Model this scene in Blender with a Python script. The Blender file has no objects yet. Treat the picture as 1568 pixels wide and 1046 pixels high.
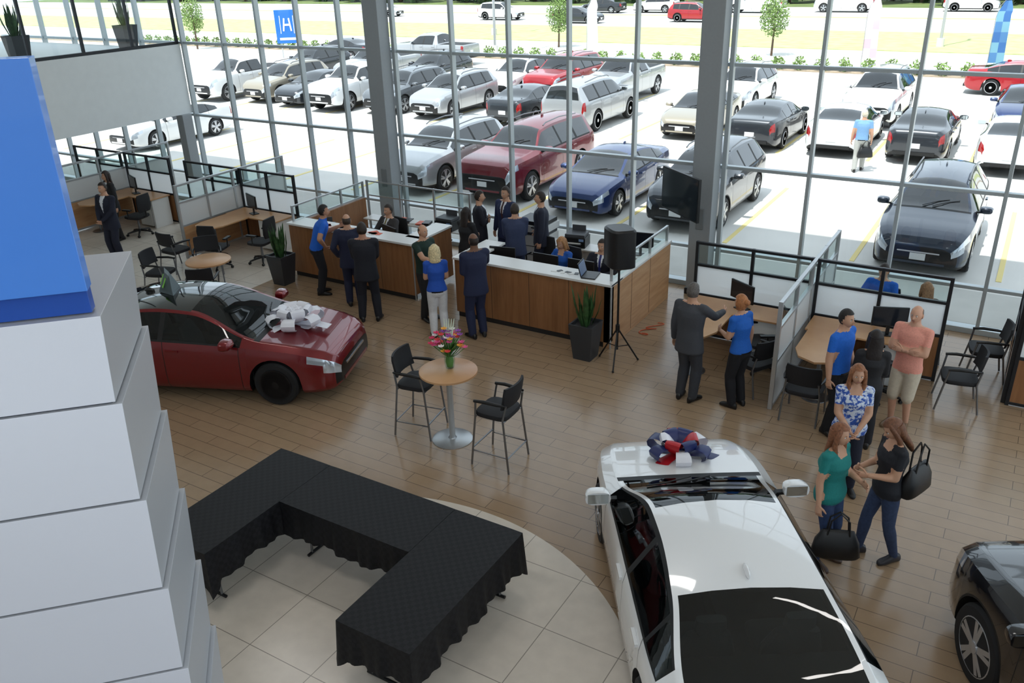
import bpy, bmesh, math, random
import numpy as np
from mathutils import Vector, Matrix
random.seed(7)
C=bpy.context; D=bpy.data
rad=math.radians
# ---------- materials
_m={}
def lin(c): return tuple(((x/255)/12.92 if x/255<=.04045 else ((x/255+.055)/1.055)**2.4) for x in c)
def mat(name,col,rough=.5,metal=0,noise=0,nscale=20,coat=0,emit=0,bump=0,spec=.5):
    if name in _m: return _m[name]
    m=D.materials.new(name); m.use_nodes=True; nt=m.node_tree; b=nt.nodes['Principled BSDF']
    c=lin(col); b.inputs['Base Color'].default_value=(*c,1); b.inputs['Roughness'].default_value=rough; b.inputs['Metallic'].default_value=metal
    b.inputs['Coat Weight'].default_value=coat; b.inputs['Coat Roughness'].default_value=.03; b.inputs['Specular IOR Level'].default_value=spec
    if emit: b.inputs['Emission Color'].default_value=(*c,1); b.inputs['Emission Strength'].default_value=emit
    if noise or bump:
        tc=nt.nodes.new('ShaderNodeTexCoord'); n=nt.nodes.new('ShaderNodeTexNoise'); n.inputs['Scale'].default_value=nscale; n.inputs['Detail'].default_value=4
        nt.links.new(tc.outputs['Object'],n.inputs['Vector'])
        if noise:
            r=nt.nodes.new('ShaderNodeValToRGB'); r.color_ramp.elements[0].position=.3; r.color_ramp.elements[1].position=.7
            r.color_ramp.elements[0].color=(*[x*(1-noise) for x in c],1); r.color_ramp.elements[1].color=(*[min(1,x*(1+noise)) for x in c],1)
            nt.links.new(n.outputs['Fac'],r.inputs['Fac']); nt.links.new(r.outputs['Color'],b.inputs['Base Color'])
        if bump:
            bp=nt.nodes.new('ShaderNodeBump'); bp.inputs['Strength'].default_value=bump; bp.inputs['Distance'].default_value=.01
            nt.links.new(n.outputs['Fac'],bp.inputs['Height']); nt.links.new(bp.outputs['Normal'],b.inputs['Normal'])
    _m[name]=m; return m
def wood(name,c1,c2,rough=.4,scale=(1,1,14)):
    if name in _m: return _m[name]
    m=D.materials.new(name); m.use_nodes=True; nt=m.node_tree; b=nt.nodes['Principled BSDF']; b.inputs['Roughness'].default_value=rough
    tc=nt.nodes.new('ShaderNodeTexCoord'); mp=nt.nodes.new('ShaderNodeMapping'); mp.inputs['Scale'].default_value=scale
    n=nt.nodes.new('ShaderNodeTexNoise'); n.inputs['Scale'].default_value=3; n.inputs['Detail'].default_value=6
    r=nt.nodes.new('ShaderNodeValToRGB'); r.color_ramp.elements[0].position=.3; r.color_ramp.elements[1].position=.75
    r.color_ramp.elements[0].color=(*lin(c1),1); r.color_ramp.elements[1].color=(*lin(c2),1)
    L=nt.links; L.new(tc.outputs['Object'],mp.inputs['Vector']); L.new(mp.outputs['Vector'],n.inputs['Vector']); L.new(n.outputs['Fac'],r.inputs['Fac']); L.new(r.outputs['Color'],b.inputs['Base Color'])
    _m[name]=m; return m
def glassmat(name,tint=(244,250,252),refl=.6,frost=0,col=(230,235,238),base=.04):
    """thin sheet glass: transparent + Schlick-weighted gloss (two sided)"""
    if name in _m: return _m[name]
    m=D.materials.new(name); m.use_nodes=True; nt=m.node_tree; nt.nodes.clear(); L=nt.links; N=nt.nodes.new
    o=N('ShaderNodeOutputMaterial'); t=N('ShaderNodeBsdfTransparent'); t.inputs[0].default_value=(*lin(tint),1)
    g=N('ShaderNodeBsdfGlossy'); g.inputs['Roughness'].default_value=.02
    ge=N('ShaderNodeNewGeometry'); dt=N('ShaderNodeVectorMath'); dt.operation='DOT_PRODUCT'; L.new(ge.outputs['Normal'],dt.inputs[0]); L.new(ge.outputs['Incoming'],dt.inputs[1])
    def mm(op,a,b):
        n=N('ShaderNodeMath'); n.operation=op
        for i,v in enumerate((a,b)):
            if isinstance(v,(int,float)): n.inputs[i].default_value=v
            else: L.new(v,n.inputs[i])
        return n.outputs[0]
    ab=mm('ABSOLUTE',dt.outputs['Value'],0); f=mm('ADD',mm('MULTIPLY',mm('POWER',mm('SUBTRACT',1.0,ab),5.0),refl),base)
    mx=N('ShaderNodeMixShader'); L.new(f,mx.inputs[0]); L.new(t.outputs[0],mx.inputs[1]); L.new(g.outputs[0],mx.inputs[2])
    last=mx
    if frost:
        d=N('ShaderNodeBsdfDiffuse'); d.inputs[0].default_value=(*lin(col),1); tr=N('ShaderNodeBsdfTranslucent'); tr.inputs[0].default_value=(*lin(col),1)
        m1=N('ShaderNodeMixShader'); m1.inputs[0].default_value=.6; L.new(d.outputs[0],m1.inputs[1]); L.new(tr.outputs[0],m1.inputs[2])
        m2=N('ShaderNodeMixShader'); m2.inputs[0].default_value=frost; L.new(mx.outputs[0],m2.inputs[1]); L.new(m1.outputs[0],m2.inputs[2]); last=m2
    L.new(last.outputs[0],o.inputs[0]); _m[name]=m; return m

class MB:
    def __init__(s): s.v=[];s.f=[];s.m=[];s.mats=[]
    def mi(s,m):
        if m not in s.mats: s.mats.append(m)
        return s.mats.index(m)
    def add(s,vs,fs,m):
        o=len(s.v); s.v.extend([tuple(v) for v in vs]); s.f.extend([tuple(i+o for i in f) for f in fs])
        if isinstance(m,list): s.m.extend([s.mi(x) for x in m])
        else: s.m.extend([s.mi(m)]*len(fs))
    def box(s,c,d,m,rz=0,M=None):
        x,y,z=[k/2 for k in d]
        vs=[Vector((a,b,e)) for a in(-x,x) for b in(-y,y) for e in(-z,z)]
        R=Matrix.Rotation(rz,3,'Z') if M is None else M
        vs=[R@v+Vector(c) for v in vs]
        s.add(vs,[(0,1,3,2),(4,6,7,5),(0,4,5,1),(2,3,7,6),(0,2,6,4),(1,5,7,3)],m)
    def bx(s,x0,x1,y0,y1,z0,z1,m): s.box(((x0+x1)/2,(y0+y1)/2,(z0+z1)/2),(abs(x1-x0),abs(y1-y0),abs(z1-z0)),m)
    def sheet(s,xa,ya,xb,yb,z0,z1,m): s.add([(xa,ya,z0),(xb,yb,z0),(xb,yb,z1),(xa,ya,z1)],[(0,1,2,3)],m)
    def loft(s,rings,m,n=16,caps=True,sq=1.0):
        vs=[];fs=[]
        for c,u,v in rings:
            c,u,v=Vector(c),Vector(u),Vector(v)
            for k in range(n):
                a=2*math.pi*k/n; ca,sa=math.cos(a),math.sin(a)
                if sq!=1: ca=math.copysign(abs(ca)**sq,ca); sa=math.copysign(abs(sa)**sq,sa)
                vs.append(c+u*ca+v*sa)
        L=len(rings)
        for i in range(L-1):
            for k in range(n):
                fs.append((i*n+k,i*n+(k+1)%n,(i+1)*n+(k+1)%n,(i+1)*n+k))
        if caps: fs.append(tuple(range(n-1,-1,-1))); fs.append(tuple((L-1)*n+k for k in range(n)))
        s.add(vs,fs,m)
    def tube(s,pts,rad,m,n=10,caps=True):
        pts=[Vector(p) for p in pts]
        if not hasattr(rad,'__len__'): rad=[rad]*len(pts)
        rings=[];u=None
        for i,p in enumerate(pts):
            t=(pts[min(i+1,len(pts)-1)]-pts[max(i-1,0)]).normalized()
            if u is None: u=t.orthogonal().normalized()
            u=(u-t*u.dot(t)).normalized(); v=t.cross(u); rings.append((p,u*rad[i],v*rad[i]))
        s.loft(rings,m,n,caps)
    def limb(s,p0,p1,r0,r1,m,n=14,rm=None):
        p0,p1=Vector(p0),Vector(p1); t=(p1-p0).normalized(); L=(p1-p0).length
        ks=[(-r0*.95,r0*.3),(-r0*.7,r0*.72),(-r0*.3,r0*.95),(0,r0)]
        if rm: ks+= [(L*.3,rm),(L*.6,(rm+r1)/2)]
        ks+=[(L,r1),(L+r1*.3,r1*.95),(L+r1*.7,r1*.72),(L+r1*.95,r1*.3)]
        s.tube([p0+t*k for k,_ in ks],[r for _,r in ks],m,n)
    def sph(s,c,r,m,nu=14,nv=9,M=None,fn=None,keep=None):
        if not hasattr(r,'__len__'): r=(r,r,r)
        vs=[];fs=[];dirs=[]
        for j in range(nv+1):
            ph=math.pi*j/nv-math.pi/2
            for i in range(nu):
                th=2*math.pi*i/nu; d=Vector((math.cos(ph)*math.cos(th),math.cos(ph)*math.sin(th),math.sin(ph))); dirs.append(d)
                p=fn(d) if fn else Vector((d.x*r[0],d.y*r[1],d.z*r[2]))
                if M is not None: p=M@p
                vs.append(Vector(c)+p)
        for j in range(nv):
            for i in range(nu):
                q=(j*nu+i,j*nu+(i+1)%nu,(j+1)*nu+(i+1)%nu,(j+1)*nu+i)
                if keep:
                    dd=sum((dirs[k] for k in q),Vector())/4
                    if not keep(dd): continue
                fs.append(q)
        s.add(vs,fs,m)
    def lathe(s,c,prof,m,axis='z',n=24):
        ax={'z':(Vector((1,0,0)),Vector((0,1,0)),Vector((0,0,1))),'y':(Vector((1,0,0)),Vector((0,0,1)),Vector((0,1,0))),'x':(Vector((0,1,0)),Vector((0,0,1)),Vector((1,0,0)))}[axis]
        s.loft([(Vector(c)+ax[2]*h,ax[0]*r,ax[1]*r) for r,h in prof],m,n)
    def obj(s,name,loc=(0,0,0),rz=0,smooth=35,bevel=0,scale=1,norm=True):
        me=D.meshes.new(name); me.from_pydata(s.v,[],s.f)
        for m in s.mats: me.materials.append(m)
        me.polygons.foreach_set('material_index',s.m)
        if norm:
            bm=bmesh.new(); bm.from_mesh(me); bmesh.ops.recalc_face_normals(bm,faces=bm.faces); bm.to_mesh(me); bm.free()
        if smooth: me.shade_smooth(); me.set_sharp_from_angle(angle=math.radians(smooth))
        o=D.objects.new(name,me); C.collection.objects.link(o); o.location=loc; o.rotation_euler=(0,0,rz); o.scale=(scale,)*3
        if bevel:
            b=o.modifiers.new('b','BEVEL'); b.width=bevel; b.segments=2; b.limit_method='ANGLE'
        return o

# ---------- cars
def pchip(xs,ys):
    xs=np.array(xs,float); ys=np.array(ys,float); h=np.diff(xs); d=np.diff(ys)/h; m=np.zeros(len(xs))
    m[0]=d[0]; m[-1]=d[-1]
    for i in range(1,len(xs)-1):
        if d[i-1]*d[i]>0:
            w1=2*h[i]+h[i-1]; w2=h[i]+2*h[i-1]; m[i]=(w1+w2)/(w1/d[i-1]+w2/d[i])
    def f(x):
        i=int(min(max(np.searchsorted(xs,x)-1,0),len(xs)-2)); t=(x-xs[i])/h[i]; t=min(max(t,0),1)
        return float((2*t**3-3*t*t+1)*ys[i]+(t**3-2*t*t+t)*h[i]*m[i]+(-2*t**3+3*t*t)*ys[i+1]+(t**3-t*t)*h[i]*m[i+1])
    return f
CARS={
'sedan':dict(W=1.86,R=.345,ax=(-1.35,1.47),
 top=[(-2.44,.84),(-2.41,1.0),(-2.3,1.09),(-1.78,1.12),(-1.0,1.37),(-.35,1.44),(.15,1.41),(1.15,.99),(1.7,.92),(2.15,.82),(2.33,.72),(2.40,.60)],
 belt=[(-2.44,.78),(-2.41,.92),(-2.3,1.0),(-1.78,1.03),(-1.0,.98),(1.15,.90),(1.7,.85),(2.15,.75),(2.33,.66),(2.40,.56)],
 ws=(.15,1.15),rw=(-1.78,-1.0),glass=(-1.6,.98),pil=[(-.32,-.24),(-1.18,-1.13)],seam=[-1.12,-.25,.95],bot=.2,plan=[(-2.44,.74),(-2.35,.86),(-2.0,.95),(-1.2,1),(1.3,1),(1.9,.96),(2.22,.87),(2.34,.77),(2.40,.66)],clad=0),
'suv':dict(W=1.9,R=.38,ax=(-1.37,1.43),
 top=[(-2.38,.85),(-2.36,1.1),(-2.28,1.2),(-1.98,1.58),(-1.8,1.66),(-.6,1.72),(.25,1.66),(1.0,1.18),(1.5,1.1),(2.05,1.0),(2.28,.88),(2.38,.7)],
 belt=[(-2.38,.8),(-2.36,1.02),(-2.28,1.12),(-1.98,1.14),(-1.0,1.1),(1.0,1.06),(1.5,1.02),(2.05,.93),(2.28,.8),(2.38,.64)],
 ws=(.25,1.0),rw=(-2.28,-1.98),glass=(-1.85,.88),pil=[(-.38,-.28),(-1.3,-1.2)],seam=[-1.2,-.32,.85],bot=.24,plan=[(-2.38,.82),(-2.28,.92),(-2.0,.97),(-1.2,1),(1.3,1),(1.9,.96),(2.2,.87),(2.32,.78),(2.38,.66)],clad=1),
'big_suv':dict(W=2.02,R=.41,ax=(-1.5,1.55),
 top=[(-2.6,.9),(-2.58,1.15),(-2.55,1.3),(-2.4,1.78),(-2.2,1.85),(-.6,1.9),(.35,1.83),(1.0,1.34),(1.5,1.28),(2.3,1.22),(2.52,1.12),(2.6,.85)],
 belt=[(-2.6,.86),(-2.58,1.08),(-2.55,1.2),(-2.4,1.22),(-1.0,1.22),(1.0,1.2),(1.5,1.18),(2.3,1.12),(2.52,1.02),(2.6,.8)],
 ws=(.35,1.0),rw=(-2.55,-2.4),glass=(-2.2,.88),pil=[(-.38,-.28),(-1.35,-1.22)],seam=[-1.22,-.32,.85],bot=.3,plan=[(-2.6,.88),(-2.5,.95),(-2.0,1),(1.5,1),(2.2,.96),(2.5,.88),(2.6,.78)],clad=0),
'pickup':dict(W=2.0,R=.42,ax=(-1.75,1.85),
 top=[(-2.85,1.15),(-2.83,1.24),(-2.8,1.25),(-.95,1.27),(-.9,1.3),(-.72,1.82),(-.4,1.9),(.55,1.84),(1.2,1.36),(1.7,1.3),(2.5,1.22),(2.75,1.1),(2.85,.85)],
 belt=[(-2.85,1.1),(-2.83,1.2),(-2.8,1.22),(-.95,1.23),(-.9,1.24),(-.72,1.24),(1.2,1.22),(1.7,1.19),(2.5,1.12),(2.75,1.0),(2.85,.8)],
 ws=(.55,1.2),rw=(-.9,-.72),glass=(-.6,1.05),pil=[(.1,.2)],seam=[-.75,.15,1.1,-.93],bot=.35,plan=[(-2.85,.93),(-2.75,.97),(-2.0,1),(1.8,1),(2.5,.96),(2.75,.88),(2.85,.78)],clad=0,bed=(-2.75,-1.0)),
}
def wheel(mb,x,y,R,rim,side):
    w=.11; s=side
    T=mat('tire_rubber',(22,22,24),.8)
    mb.lathe((x,y,R),[(R*.6,-w),(R*.93,-w),(R,-w*.7),(R,w*.7),(R*.93,w),(R*.70,w*1.0)],T,'y',32)
    dk=mat('rim_dark',(30,30,32),.4,.6)
    mb.lathe((x,y,R),[(R*.66,-w*.5),(R*.66,w*.55)],dk,'y',24)
    yo=y+s*w*.85
    mb.lathe((x,yo,R),[(R*.72,-.03),(R*.74,.012),(R*.68,.02),(R*.66,-.03)],rim,'y',32)
    mb.lathe((x,yo+s*.012,R),[(R*.16,-.02),(R*.16,.02),(R*.1,.026)],rim,'y',12)
    for k in range(10):
        a=2*math.pi*(k//2)/5+(.16 if k%2 else -.16)+.3
        d=Vector((math.cos(a),0,math.sin(a))); q=Vector((-math.sin(a),0,math.cos(a)))
        c=Vector((x,yo+s*.008,R)); a0=c+d*R*.1; a1=c+d*R*.7
        vs=[a0+q*.022+Vector((0,s*.015,0)),a0-q*.022+Vector((0,s*.015,0)),a1-q*.026+Vector((0,s*.008,0)),a1+q*.026+Vector((0,s*.008,0))]
        vs+= [v-Vector((0,s*.03,0)) for v in vs]
        mb.add(vs,[(0,1,2,3),(7,6,5,4),(0,4,5,1),(1,5,6,2),(2,6,7,3),(3,7,4,0)],rim)
def car(name,kind,paint,loc,rz,roof=None,rim=None,scale=1.0,tint=None,plates=True,ditch=False,cabin=False):
    S=CARS[kind]; mb=MB(); fT=pchip(*zip(*S['top'])); fB=pchip(*zip(*S['belt'])); fP=pchip(*zip(*S['plan']))
    x0=S['top'][0][0]; x1=S['top'][-1][0]; R=S['R']; Ra=R+.055; bot=S['bot']; W=S['W']/2
    rim=rim or mat('rim_silver',(190,192,196),.3,.7)
    glass=tint or mat('car_glass',(14,17,20),.04,0,spec=.8,coat=.6); blk=mat('black_trim',(14,14,15),.55); red=mat('taillight',(150,10,12),.15,coat=1); hl=mat('headlight',(205,212,220),.08,.5,coat=1)
    fZ=pchip([x0,x0+.15,x0+.5,x1-.45,x1-.12,x1],[bot+.2,bot+.08,bot,bot,bot+.03,bot+.1])
    xs=set(np.linspace(x0,x1,46).round(4))|{p[0] for p in S['top']}|{p[0] for p in S['plan']}
    sp=[]
    for a,b in S['pil']: sp+=[a,b]
    sp+=list(S['glass'])
    for q in S['seam']: sp+=[q,q+.011]
    for a in S['ax']:
        for k in range(-9,10): xs.add(round(a+Ra*math.sin(math.radians(k*10)),4))
        sp+=[a-Ra,a+Ra,a-Ra-.004,a+Ra+.004]
    if 'bed' in S: sp+=list(S['bed'])
    sp+=[x1-.42,x1-.2,x0+.16,x0+.3,S['ws'][1]+.09]
    key=set(sp)|set(S['ws'])|set(S['rw'])|{x0,x1}
    xs=sorted([x for x in xs if all(abs(x-q)>.014 for q in key)]+list(key)); xs=[x for x in xs if x0<=x<=x1]
    xs=[x for i,x in enumerate(xs) if i==0 or x-xs[i-1]>.001]
    ts=[0,.10,.33,.6,.82,1]; wz=pchip([0,.1,.33,.6,.82,1],[.93,.985,1.,.993,.985,.95])
    rows=[]
    for x in xs:
        zt=fT(x); zb=fB(x); zl0=fZ(x); zl=zl0; w=W*fP(x)
        for a in S['ax']:
            if abs(x-a)<=Ra+1e-6: zl=max(zl,R+math.sqrt(max(0,Ra*Ra-(x-a)**2)))
        zl=min(zl,zb-.05); r=[(0,zl),(.72*w,zl)]
        for t in ts:
            z=zl+(zb-zl)*t; tz=(z-zl0)/(zb-zl0); r.append((w*wz(tz),z))
        h=zt-zb; yb=r[-1][0]; yr=max(yb-.09-.40*h,.2); zr=zb+h*.85
        if h<.03: yr=yb*.9
        for t in(.07,.9,1):
            r.append((yb+(yr-yb)*t+ .05*h*math.sin(math.pi*t)*.6,zb+(zr-zb)*t))
        for q in(.93,.5,0): r.append((yr*q,zr+(zt-zr)*(1-q*q)))
        rows.append(r)
    n=len(rows[0]); vs=[];fs=[];ms=[]
    full=2*n-2
    for x,r in zip(xs,rows):
        for y,z in r: vs.append((x,y,z))
        for y,z in r[n-2:0:-1]: vs.append((x,-y,z))
    for i in range(len(xs)-1):
        xm=(xs[i]+xs[i+1])/2
        for k in range(full):
            j=k if k<n-1 else full-1-k
            a=i*full+k; b=i*full+(k+1)%full; fs.append((a,b,b+full,a+full))
            m=paint
            isp=any(a_<xm<b_ for a_,b_ in S['pil']); seam=any(q<xm<q+.011 for q in S['seam'])
            if j<=1: m=blk
            elif j==2 and S['clad']: m=blk
            elif seam and 2<=j<=6: m=blk
            elif j==8 and S['glass'][0]<xm<S['glass'][1]: m=blk if isp else glass
            elif j in(7,9) and S['glass'][0]<xm<S['glass'][1]: m=blk if (j==7 or ditch) else paint
            elif j>=11 and (S['ws'][0]<xm<S['ws'][1] or S['rw'][0]<xm<S['rw'][1]): m=glass
            elif j>=10 and S['ws'][1]<xm<S['ws'][1]+.09: m=blk
            elif roof and j>=10 and S['rw'][1]<xm<S['ws'][0]: m=roof
            elif 'bed' in S and j>=11 and S['bed'][0]<xm<S['bed'][1]: m=blk
            elif (xm>x1-.42 and j==6) or (xm>x1-.2 and j==5): m=hl
            elif xm>x1-.05 and j in (3,4): m=blk
            elif xm<x0+.16 and j in(5,6) : m=red
            ms.append(m)
    fs.append(tuple(range(full))); ms.append(paint); L=(len(xs)-1)*full
    fs.append(tuple(L+k for k in range(full-1,-1,-1))); ms.append(mat('grille_black',(12,12,13),.35))
    mb.add(vs,fs,ms)
    zg=fZ(x1)
    chrome=mat('chrome',(200,200,205),.12,1)
    mb.box((x1+.005,0,zg+(fB(x1)-zg)*.82),(.02,W*.85,.03),chrome)
    if plates: mb.box((x1+.008,0,zg+(fB(x1)-zg)*.5),(.02,.3,.14),mat('plate_white',(225,225,225),.5))
    mb.box((x1-.02,0,zg+.02),(.06,W*1.1,.05),paint)
    mb.box((x0-.005,0,(fB(x0)+bot)*.5+.12),(.02,.32,.15),mat('plate_white',(225,225,225),.5))
    mb.box((x0+.0,0,bot+.18),(.1,W*1.3,.1),blk)
    if cabin:
        it=mat('cabin_dark',(30,31,34),.8); st=mat('seat_grey',(74,76,80),.7)
        zf=.36; hb=W*.86
        mb.box((-.35,0,zf),(2.9,hb*2,.03),it)
        for s in(-1,1): mb.box((-.35,hb*s,(zf+.86)/2),(2.9,.03,.86-zf),it)
        mb.box((1.0,0,.72),(.3,hb*2,.32),it); mb.box((-1.55,0,.78),(.5,hb*1.9,.34),it); mb.box((-.2,0,.5),(2.0,.2,.25),it)
        for (sx_,sy_) in((.25,.38),(.25,-.38),(-.75,.36),(-.75,-.36)):
            mb.loft([((sx_,sy_,.42),(.24,0,0),(0,.24,0)),((sx_,sy_,.56),(.26,0,0),(0,.25,0)),((sx_,sy_,.60),(.22,0,0),(0,.22,0))],st,18,sq=.5)
            mb.loft([((sx_-.24,sy_,.5),(.07,0,0),(0,.23,0)),((sx_-.32,sy_,.8),(.08,0,0),(0,.25,0)),((sx_-.40,sy_,1.05),(.05,0,0),(0,.18,0)),((sx_-.41,sy_,1.07),(.04,0,0),(0,.09,0)),((sx_-.42,sy_,1.12),(.05,0,0),(0,.13,0)),((sx_-.44,sy_,1.24),(.045,0,0),(0,.12,0))],st,18,sq=.55)
        Ms=Matrix.Rotation(rad(-65),3,'Y'); rg=[Vector((.62,.38,.82))+Ms@Vector((.18*math.cos(a),.18*math.sin(a),0)) for a in np.linspace(0,2*math.pi,25)]
        mb.tube(rg,.015,blk,8)
    for s in(-1,1):
        xm=S['glass'][1]-.12; ym=(W*.95+.13)*s; zm=fB(xm)+.10
        mb.loft([((xm+.08,ym,zm),(0,.07,0),(0,0,.03)),((xm+.05,ym,zm),(0,.115,0),(0,0,.065)),((xm-.03,ym,zm),(0,.135,0),(0,0,.08)),((xm-.07,ym,zm),(0,.13,0),(0,0,.075))],paint,16,sq=.7)
        mb.box((xm-.068,ym,zm),(.012,.21,.11),mat('mirror_glass',(190,200,205),.05,1))
        mb.box((xm,W*.9*s,zm-.05),(.06,.2,.03),blk)
        for q in S['seam'][:2]:
            zz=fB(q)-.13; mb.box((q+.16,W*.993*s,zz),(.2,.03,.03),paint)
        for a in S['ax']: wheel(mb,a,(W-.12)*s,R,rim,s)
    mb.sph((-.85,0,fT(-.85)+.02),(.09,.02,.045),roof or paint,10,7)
    for s in(-1,1):
        xw=S['ws'][1]-.02; mb.tube([(xw,.1*s-.1,fT(xw)+.02),(xw-.16,.1*s+.2,fT(xw-.16)+.012),(xw-.22,.1*s+.4,fT(xw-.22)+.0)],.008,blk,6)
    if kind in('suv','big_suv'):
        for s in(-1,1):
            pts=[(x,(W*.95-.09-.4*(fT(x)-fB(x)))*s,fT(x)-.02+.04*(1 if -1.7<x<.1 else 0)) for x in(-1.85,-1.7,-.8,.05,.2)]
            mb.tube(pts,.018,mat('roof_rail',(120,122,125),.3,.8),8)
    return mb.obj(name,loc,rz,smooth=32,scale=scale)

# ---------- people
def ik(S,Wt,hint,l1,l2):
    S,Wt,hint=Vector(S),Vector(Wt),Vector(hint); d=Wt-S; L=min(d.length,(l1+l2)*.995); d.normalize(); Wt=S+d*L
    a=(l1*l1-l2*l2+L*L)/(2*L); h=math.sqrt(max(l1*l1-a*a,0)); hv=hint-S; hv=hv-d*hv.dot(d)
    hv=hv.normalized() if hv.length>1e-4 else d.orthogonal().normalized()
    return S+d*a+hv*h,Wt
ARM={'hang':((.30,-.12,1.1),(.27,.04,.88)),'pocket':((.42,-.25,1.1),(.22,.07,.97)),'fold':((.6,.0,1.0),(-.03,.17,1.18)),
'clasp':((.40,-.05,1.1),(.045,.24,1.0)),'hold':((.3,-.2,1.1),(.09,.28,1.14)),'counter':((.4,.1,1.0),(.25,.42,1.2)),'hip':((.6,-.2,1.15),(.21,.03,1.0)),'reach':((.3,.1,1.1),(.22,.48,1.24)),
'desk':((.4,-.1,.8),(.15,.36,.80)),'strap':((.4,-.1,1.1),(.17,.14,1.3))}
def person(name,loc,rz,h=1.76,sex='m',top=(30,34,48),bot=(28,30,40),sleeve='long',suit=False,tie=None,skin=(196,150,122),hair=(40,28,20),hs='short',
           L='hang',R='hang',lean=0,sit=False,stance=.1,stride=0,hyaw=0,hpitch=0,shorts=False,shoe=(20,18,18),floral=None,belt=True,jeans=False,vox=.014,shift=0,bulk=1.1):
    f=sex=='f'; B=MB(); dm=mat('tmp',(128,)*3); rz=rad(rz)
    sw=.168 if f else .195
    pz=.93; hipx=.088
    off=Vector((0,0,0))
    if sit: off=Vector((0,0,-.41))
    N=Vector((shift,lean*.55,1.5-.18*lean*lean))
    def sp(z):
        t=(z-pz)/(1.5-pz)
        if t<0: return Vector((0,0,z))
        return Vector((N.x*t,N.y*t,pz+(N.z-pz)*t))
    if f: prof=[(.80,.11,.08),(.87,.165,.115),(.94,.172,.122),(1.03,.145,.105),(1.12,.125,.095),(1.22,.14,.11),(1.29,.152,.13),(1.37,.15,.105),(1.43,.13,.08),(1.475,.07,.06),(1.52,.05,.052),(1.6,.048,.052)]
    else: prof=[(.80,.12,.09),(.87,.16,.115),(.94,.163,.12),(1.03,.155,.112),(1.12,.16,.112),(1.22,.172,.12),(1.31,.182,.125),(1.39,.18,.112),(1.44,.15,.09),(1.48,.08,.07),(1.53,.06,.062),(1.6,.056,.06)]
    k=1.05 if suit else 1.0
    rings=[]
    for z,a,b in prof:
        kk=k*bulk if z<1.40 else (k if z<1.46 else 1)
        if suit and .85<z<1.1: kk*=1.05
        rings.append((sp(z)+off,Vector((a*kk,0,0)),Vector((0,b*kk,-b*kk*lean*.4 if z>1 else 0))))
    B.loft(rings,dm,24)
    if suit and not sit:
        B.loft([(Vector((0,0,.76)),Vector((.215,0,0)),Vector((0,.15,0))),(Vector((0,0,.80)),Vector((.215,0,0)),Vector((0,.153,0))),(Vector((0,0,.95)),Vector((.195,0,0)),Vector((0,.145,0))),(Vector((0,0,1.05)),Vector((.16,0,0)),Vector((0,.12,0)))],dm,24)
    segs=[]
    segs.append(('torso',sp(.9)+off,sp(1.42)+off,.13*bulk,.12))
    segs.append(('neck',sp(1.49)+off,sp(1.62)+off,.055,.055))
    res={}
    for s,nm in((-1,'L'),(1,'R')):
        S=sp(1.425)+Vector((s*sw,0,0))+off; B.limb(sp(1.43)+off+Vector((s*.06,0,0)),S,.07,.058 if not suit else .068,dm)
        pp=L if s<0 else R
        e,w=ARM[pp] if isinstance(pp,str) else pp
        e=Vector((e[0]*s,e[1],e[2])); w=Vector((w[0]*s,w[1],w[2]))
        if pp in('hang','pocket','fold','clasp','hold','hip','strap','desk'): w+=Vector((N.x,N.y*.7,0)); e+=Vector((N.x,N.y*.7,0))
        if sit: w+=Vector((0,0,0 if pp=='desk' else off.z)); e+=Vector((0,0,0 if pp=='desk' else off.z))
        E,Wr=ik(S,w,e,.285,.255)
        r=(.058,.049,.047,.033) if sleeve!='long' else (.066,.058,.056,.044)
        if f: r=tuple(q*.88 for q in r)
        B.limb(S,E,r[0],r[1],dm); B.limb(E,Wr,r[2],r[3],dm,rm=r[2]*1.02)
        segs+= [('uarm',S,E,r[0],r[1]),('farm',E,Wr,r[2],r[3])]; res[nm]=(S,E,Wr)
        H=Vector((s*hipx,0,.9))+off
        if sit: A=Vector((s*.12,.42,.09)); K,A=ik(H,A,H+Vector((0,1,1)),.42,.41)
        else:
            A=Vector((s*stance+0,s*stride*.5,.09)); K,A=ik(H,A,H+Vector((0,1,-.3)),.415,.41)
        r=(.094,.066,.064,.046) if (jeans or shorts) else (.1,.08,.077,.066)
        if shorts: r=(.104,.082,.052,.038)
        B.limb(H,K,r[0],r[1],dm,rm=r[0]*.98); B.limb(K,A,r[2],r[3],dm,rm=r[2]*1.05)
        segs+=[('thigh',H,K,r[0],r[1]),('shank',K,A,r[2],r[3])]; res['f'+nm]=A
    me=D.meshes.new('t'); me.from_pydata(B.v,[],B.f); o=D.objects.new('t',me); C.collection.objects.link(o)
    rm=o.modifiers.new('r','REMESH'); rm.mode='VOXEL'; rm.voxel_size=vox
    sm=o.modifiers.new('s','SMOOTH'); sm.iterations=4; sm.factor=.5
    dg=C.evaluated_depsgraph_get(); ev=o.evaluated_get(dg); m2=D.meshes.new_from_object(ev)
    nv=len(m2.vertices); co=np.empty(nv*3); m2.vertices.foreach_get('co',co); co=co.reshape(-1,3)
    faces=[tuple(p.vertices) for p in m2.polygons]; D.objects.remove(o); D.meshes.remove(me)
    cen=np.array([co[list(q)].mean(0) for q in faces])
    best=np.full(len(faces),9.); lab=np.zeros(len(faces),int); tt=np.zeros(len(faces)); names=[]
    for i,(nm,a,b,ra,rb) in enumerate(segs):
        a=np.array(a);b=np.array(b);ab=b-a;t=np.clip(((cen-a)@ab)/(ab@ab),0,1); dd=np.linalg.norm(cen-(a+t[:,None]*ab),axis=1)-(ra+(rb-ra)*t)
        q=dd<best; best[q]=dd[q]; lab[q]=i; tt[q]=t[q]; names.append(nm)
    D.meshes.remove(m2)
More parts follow.
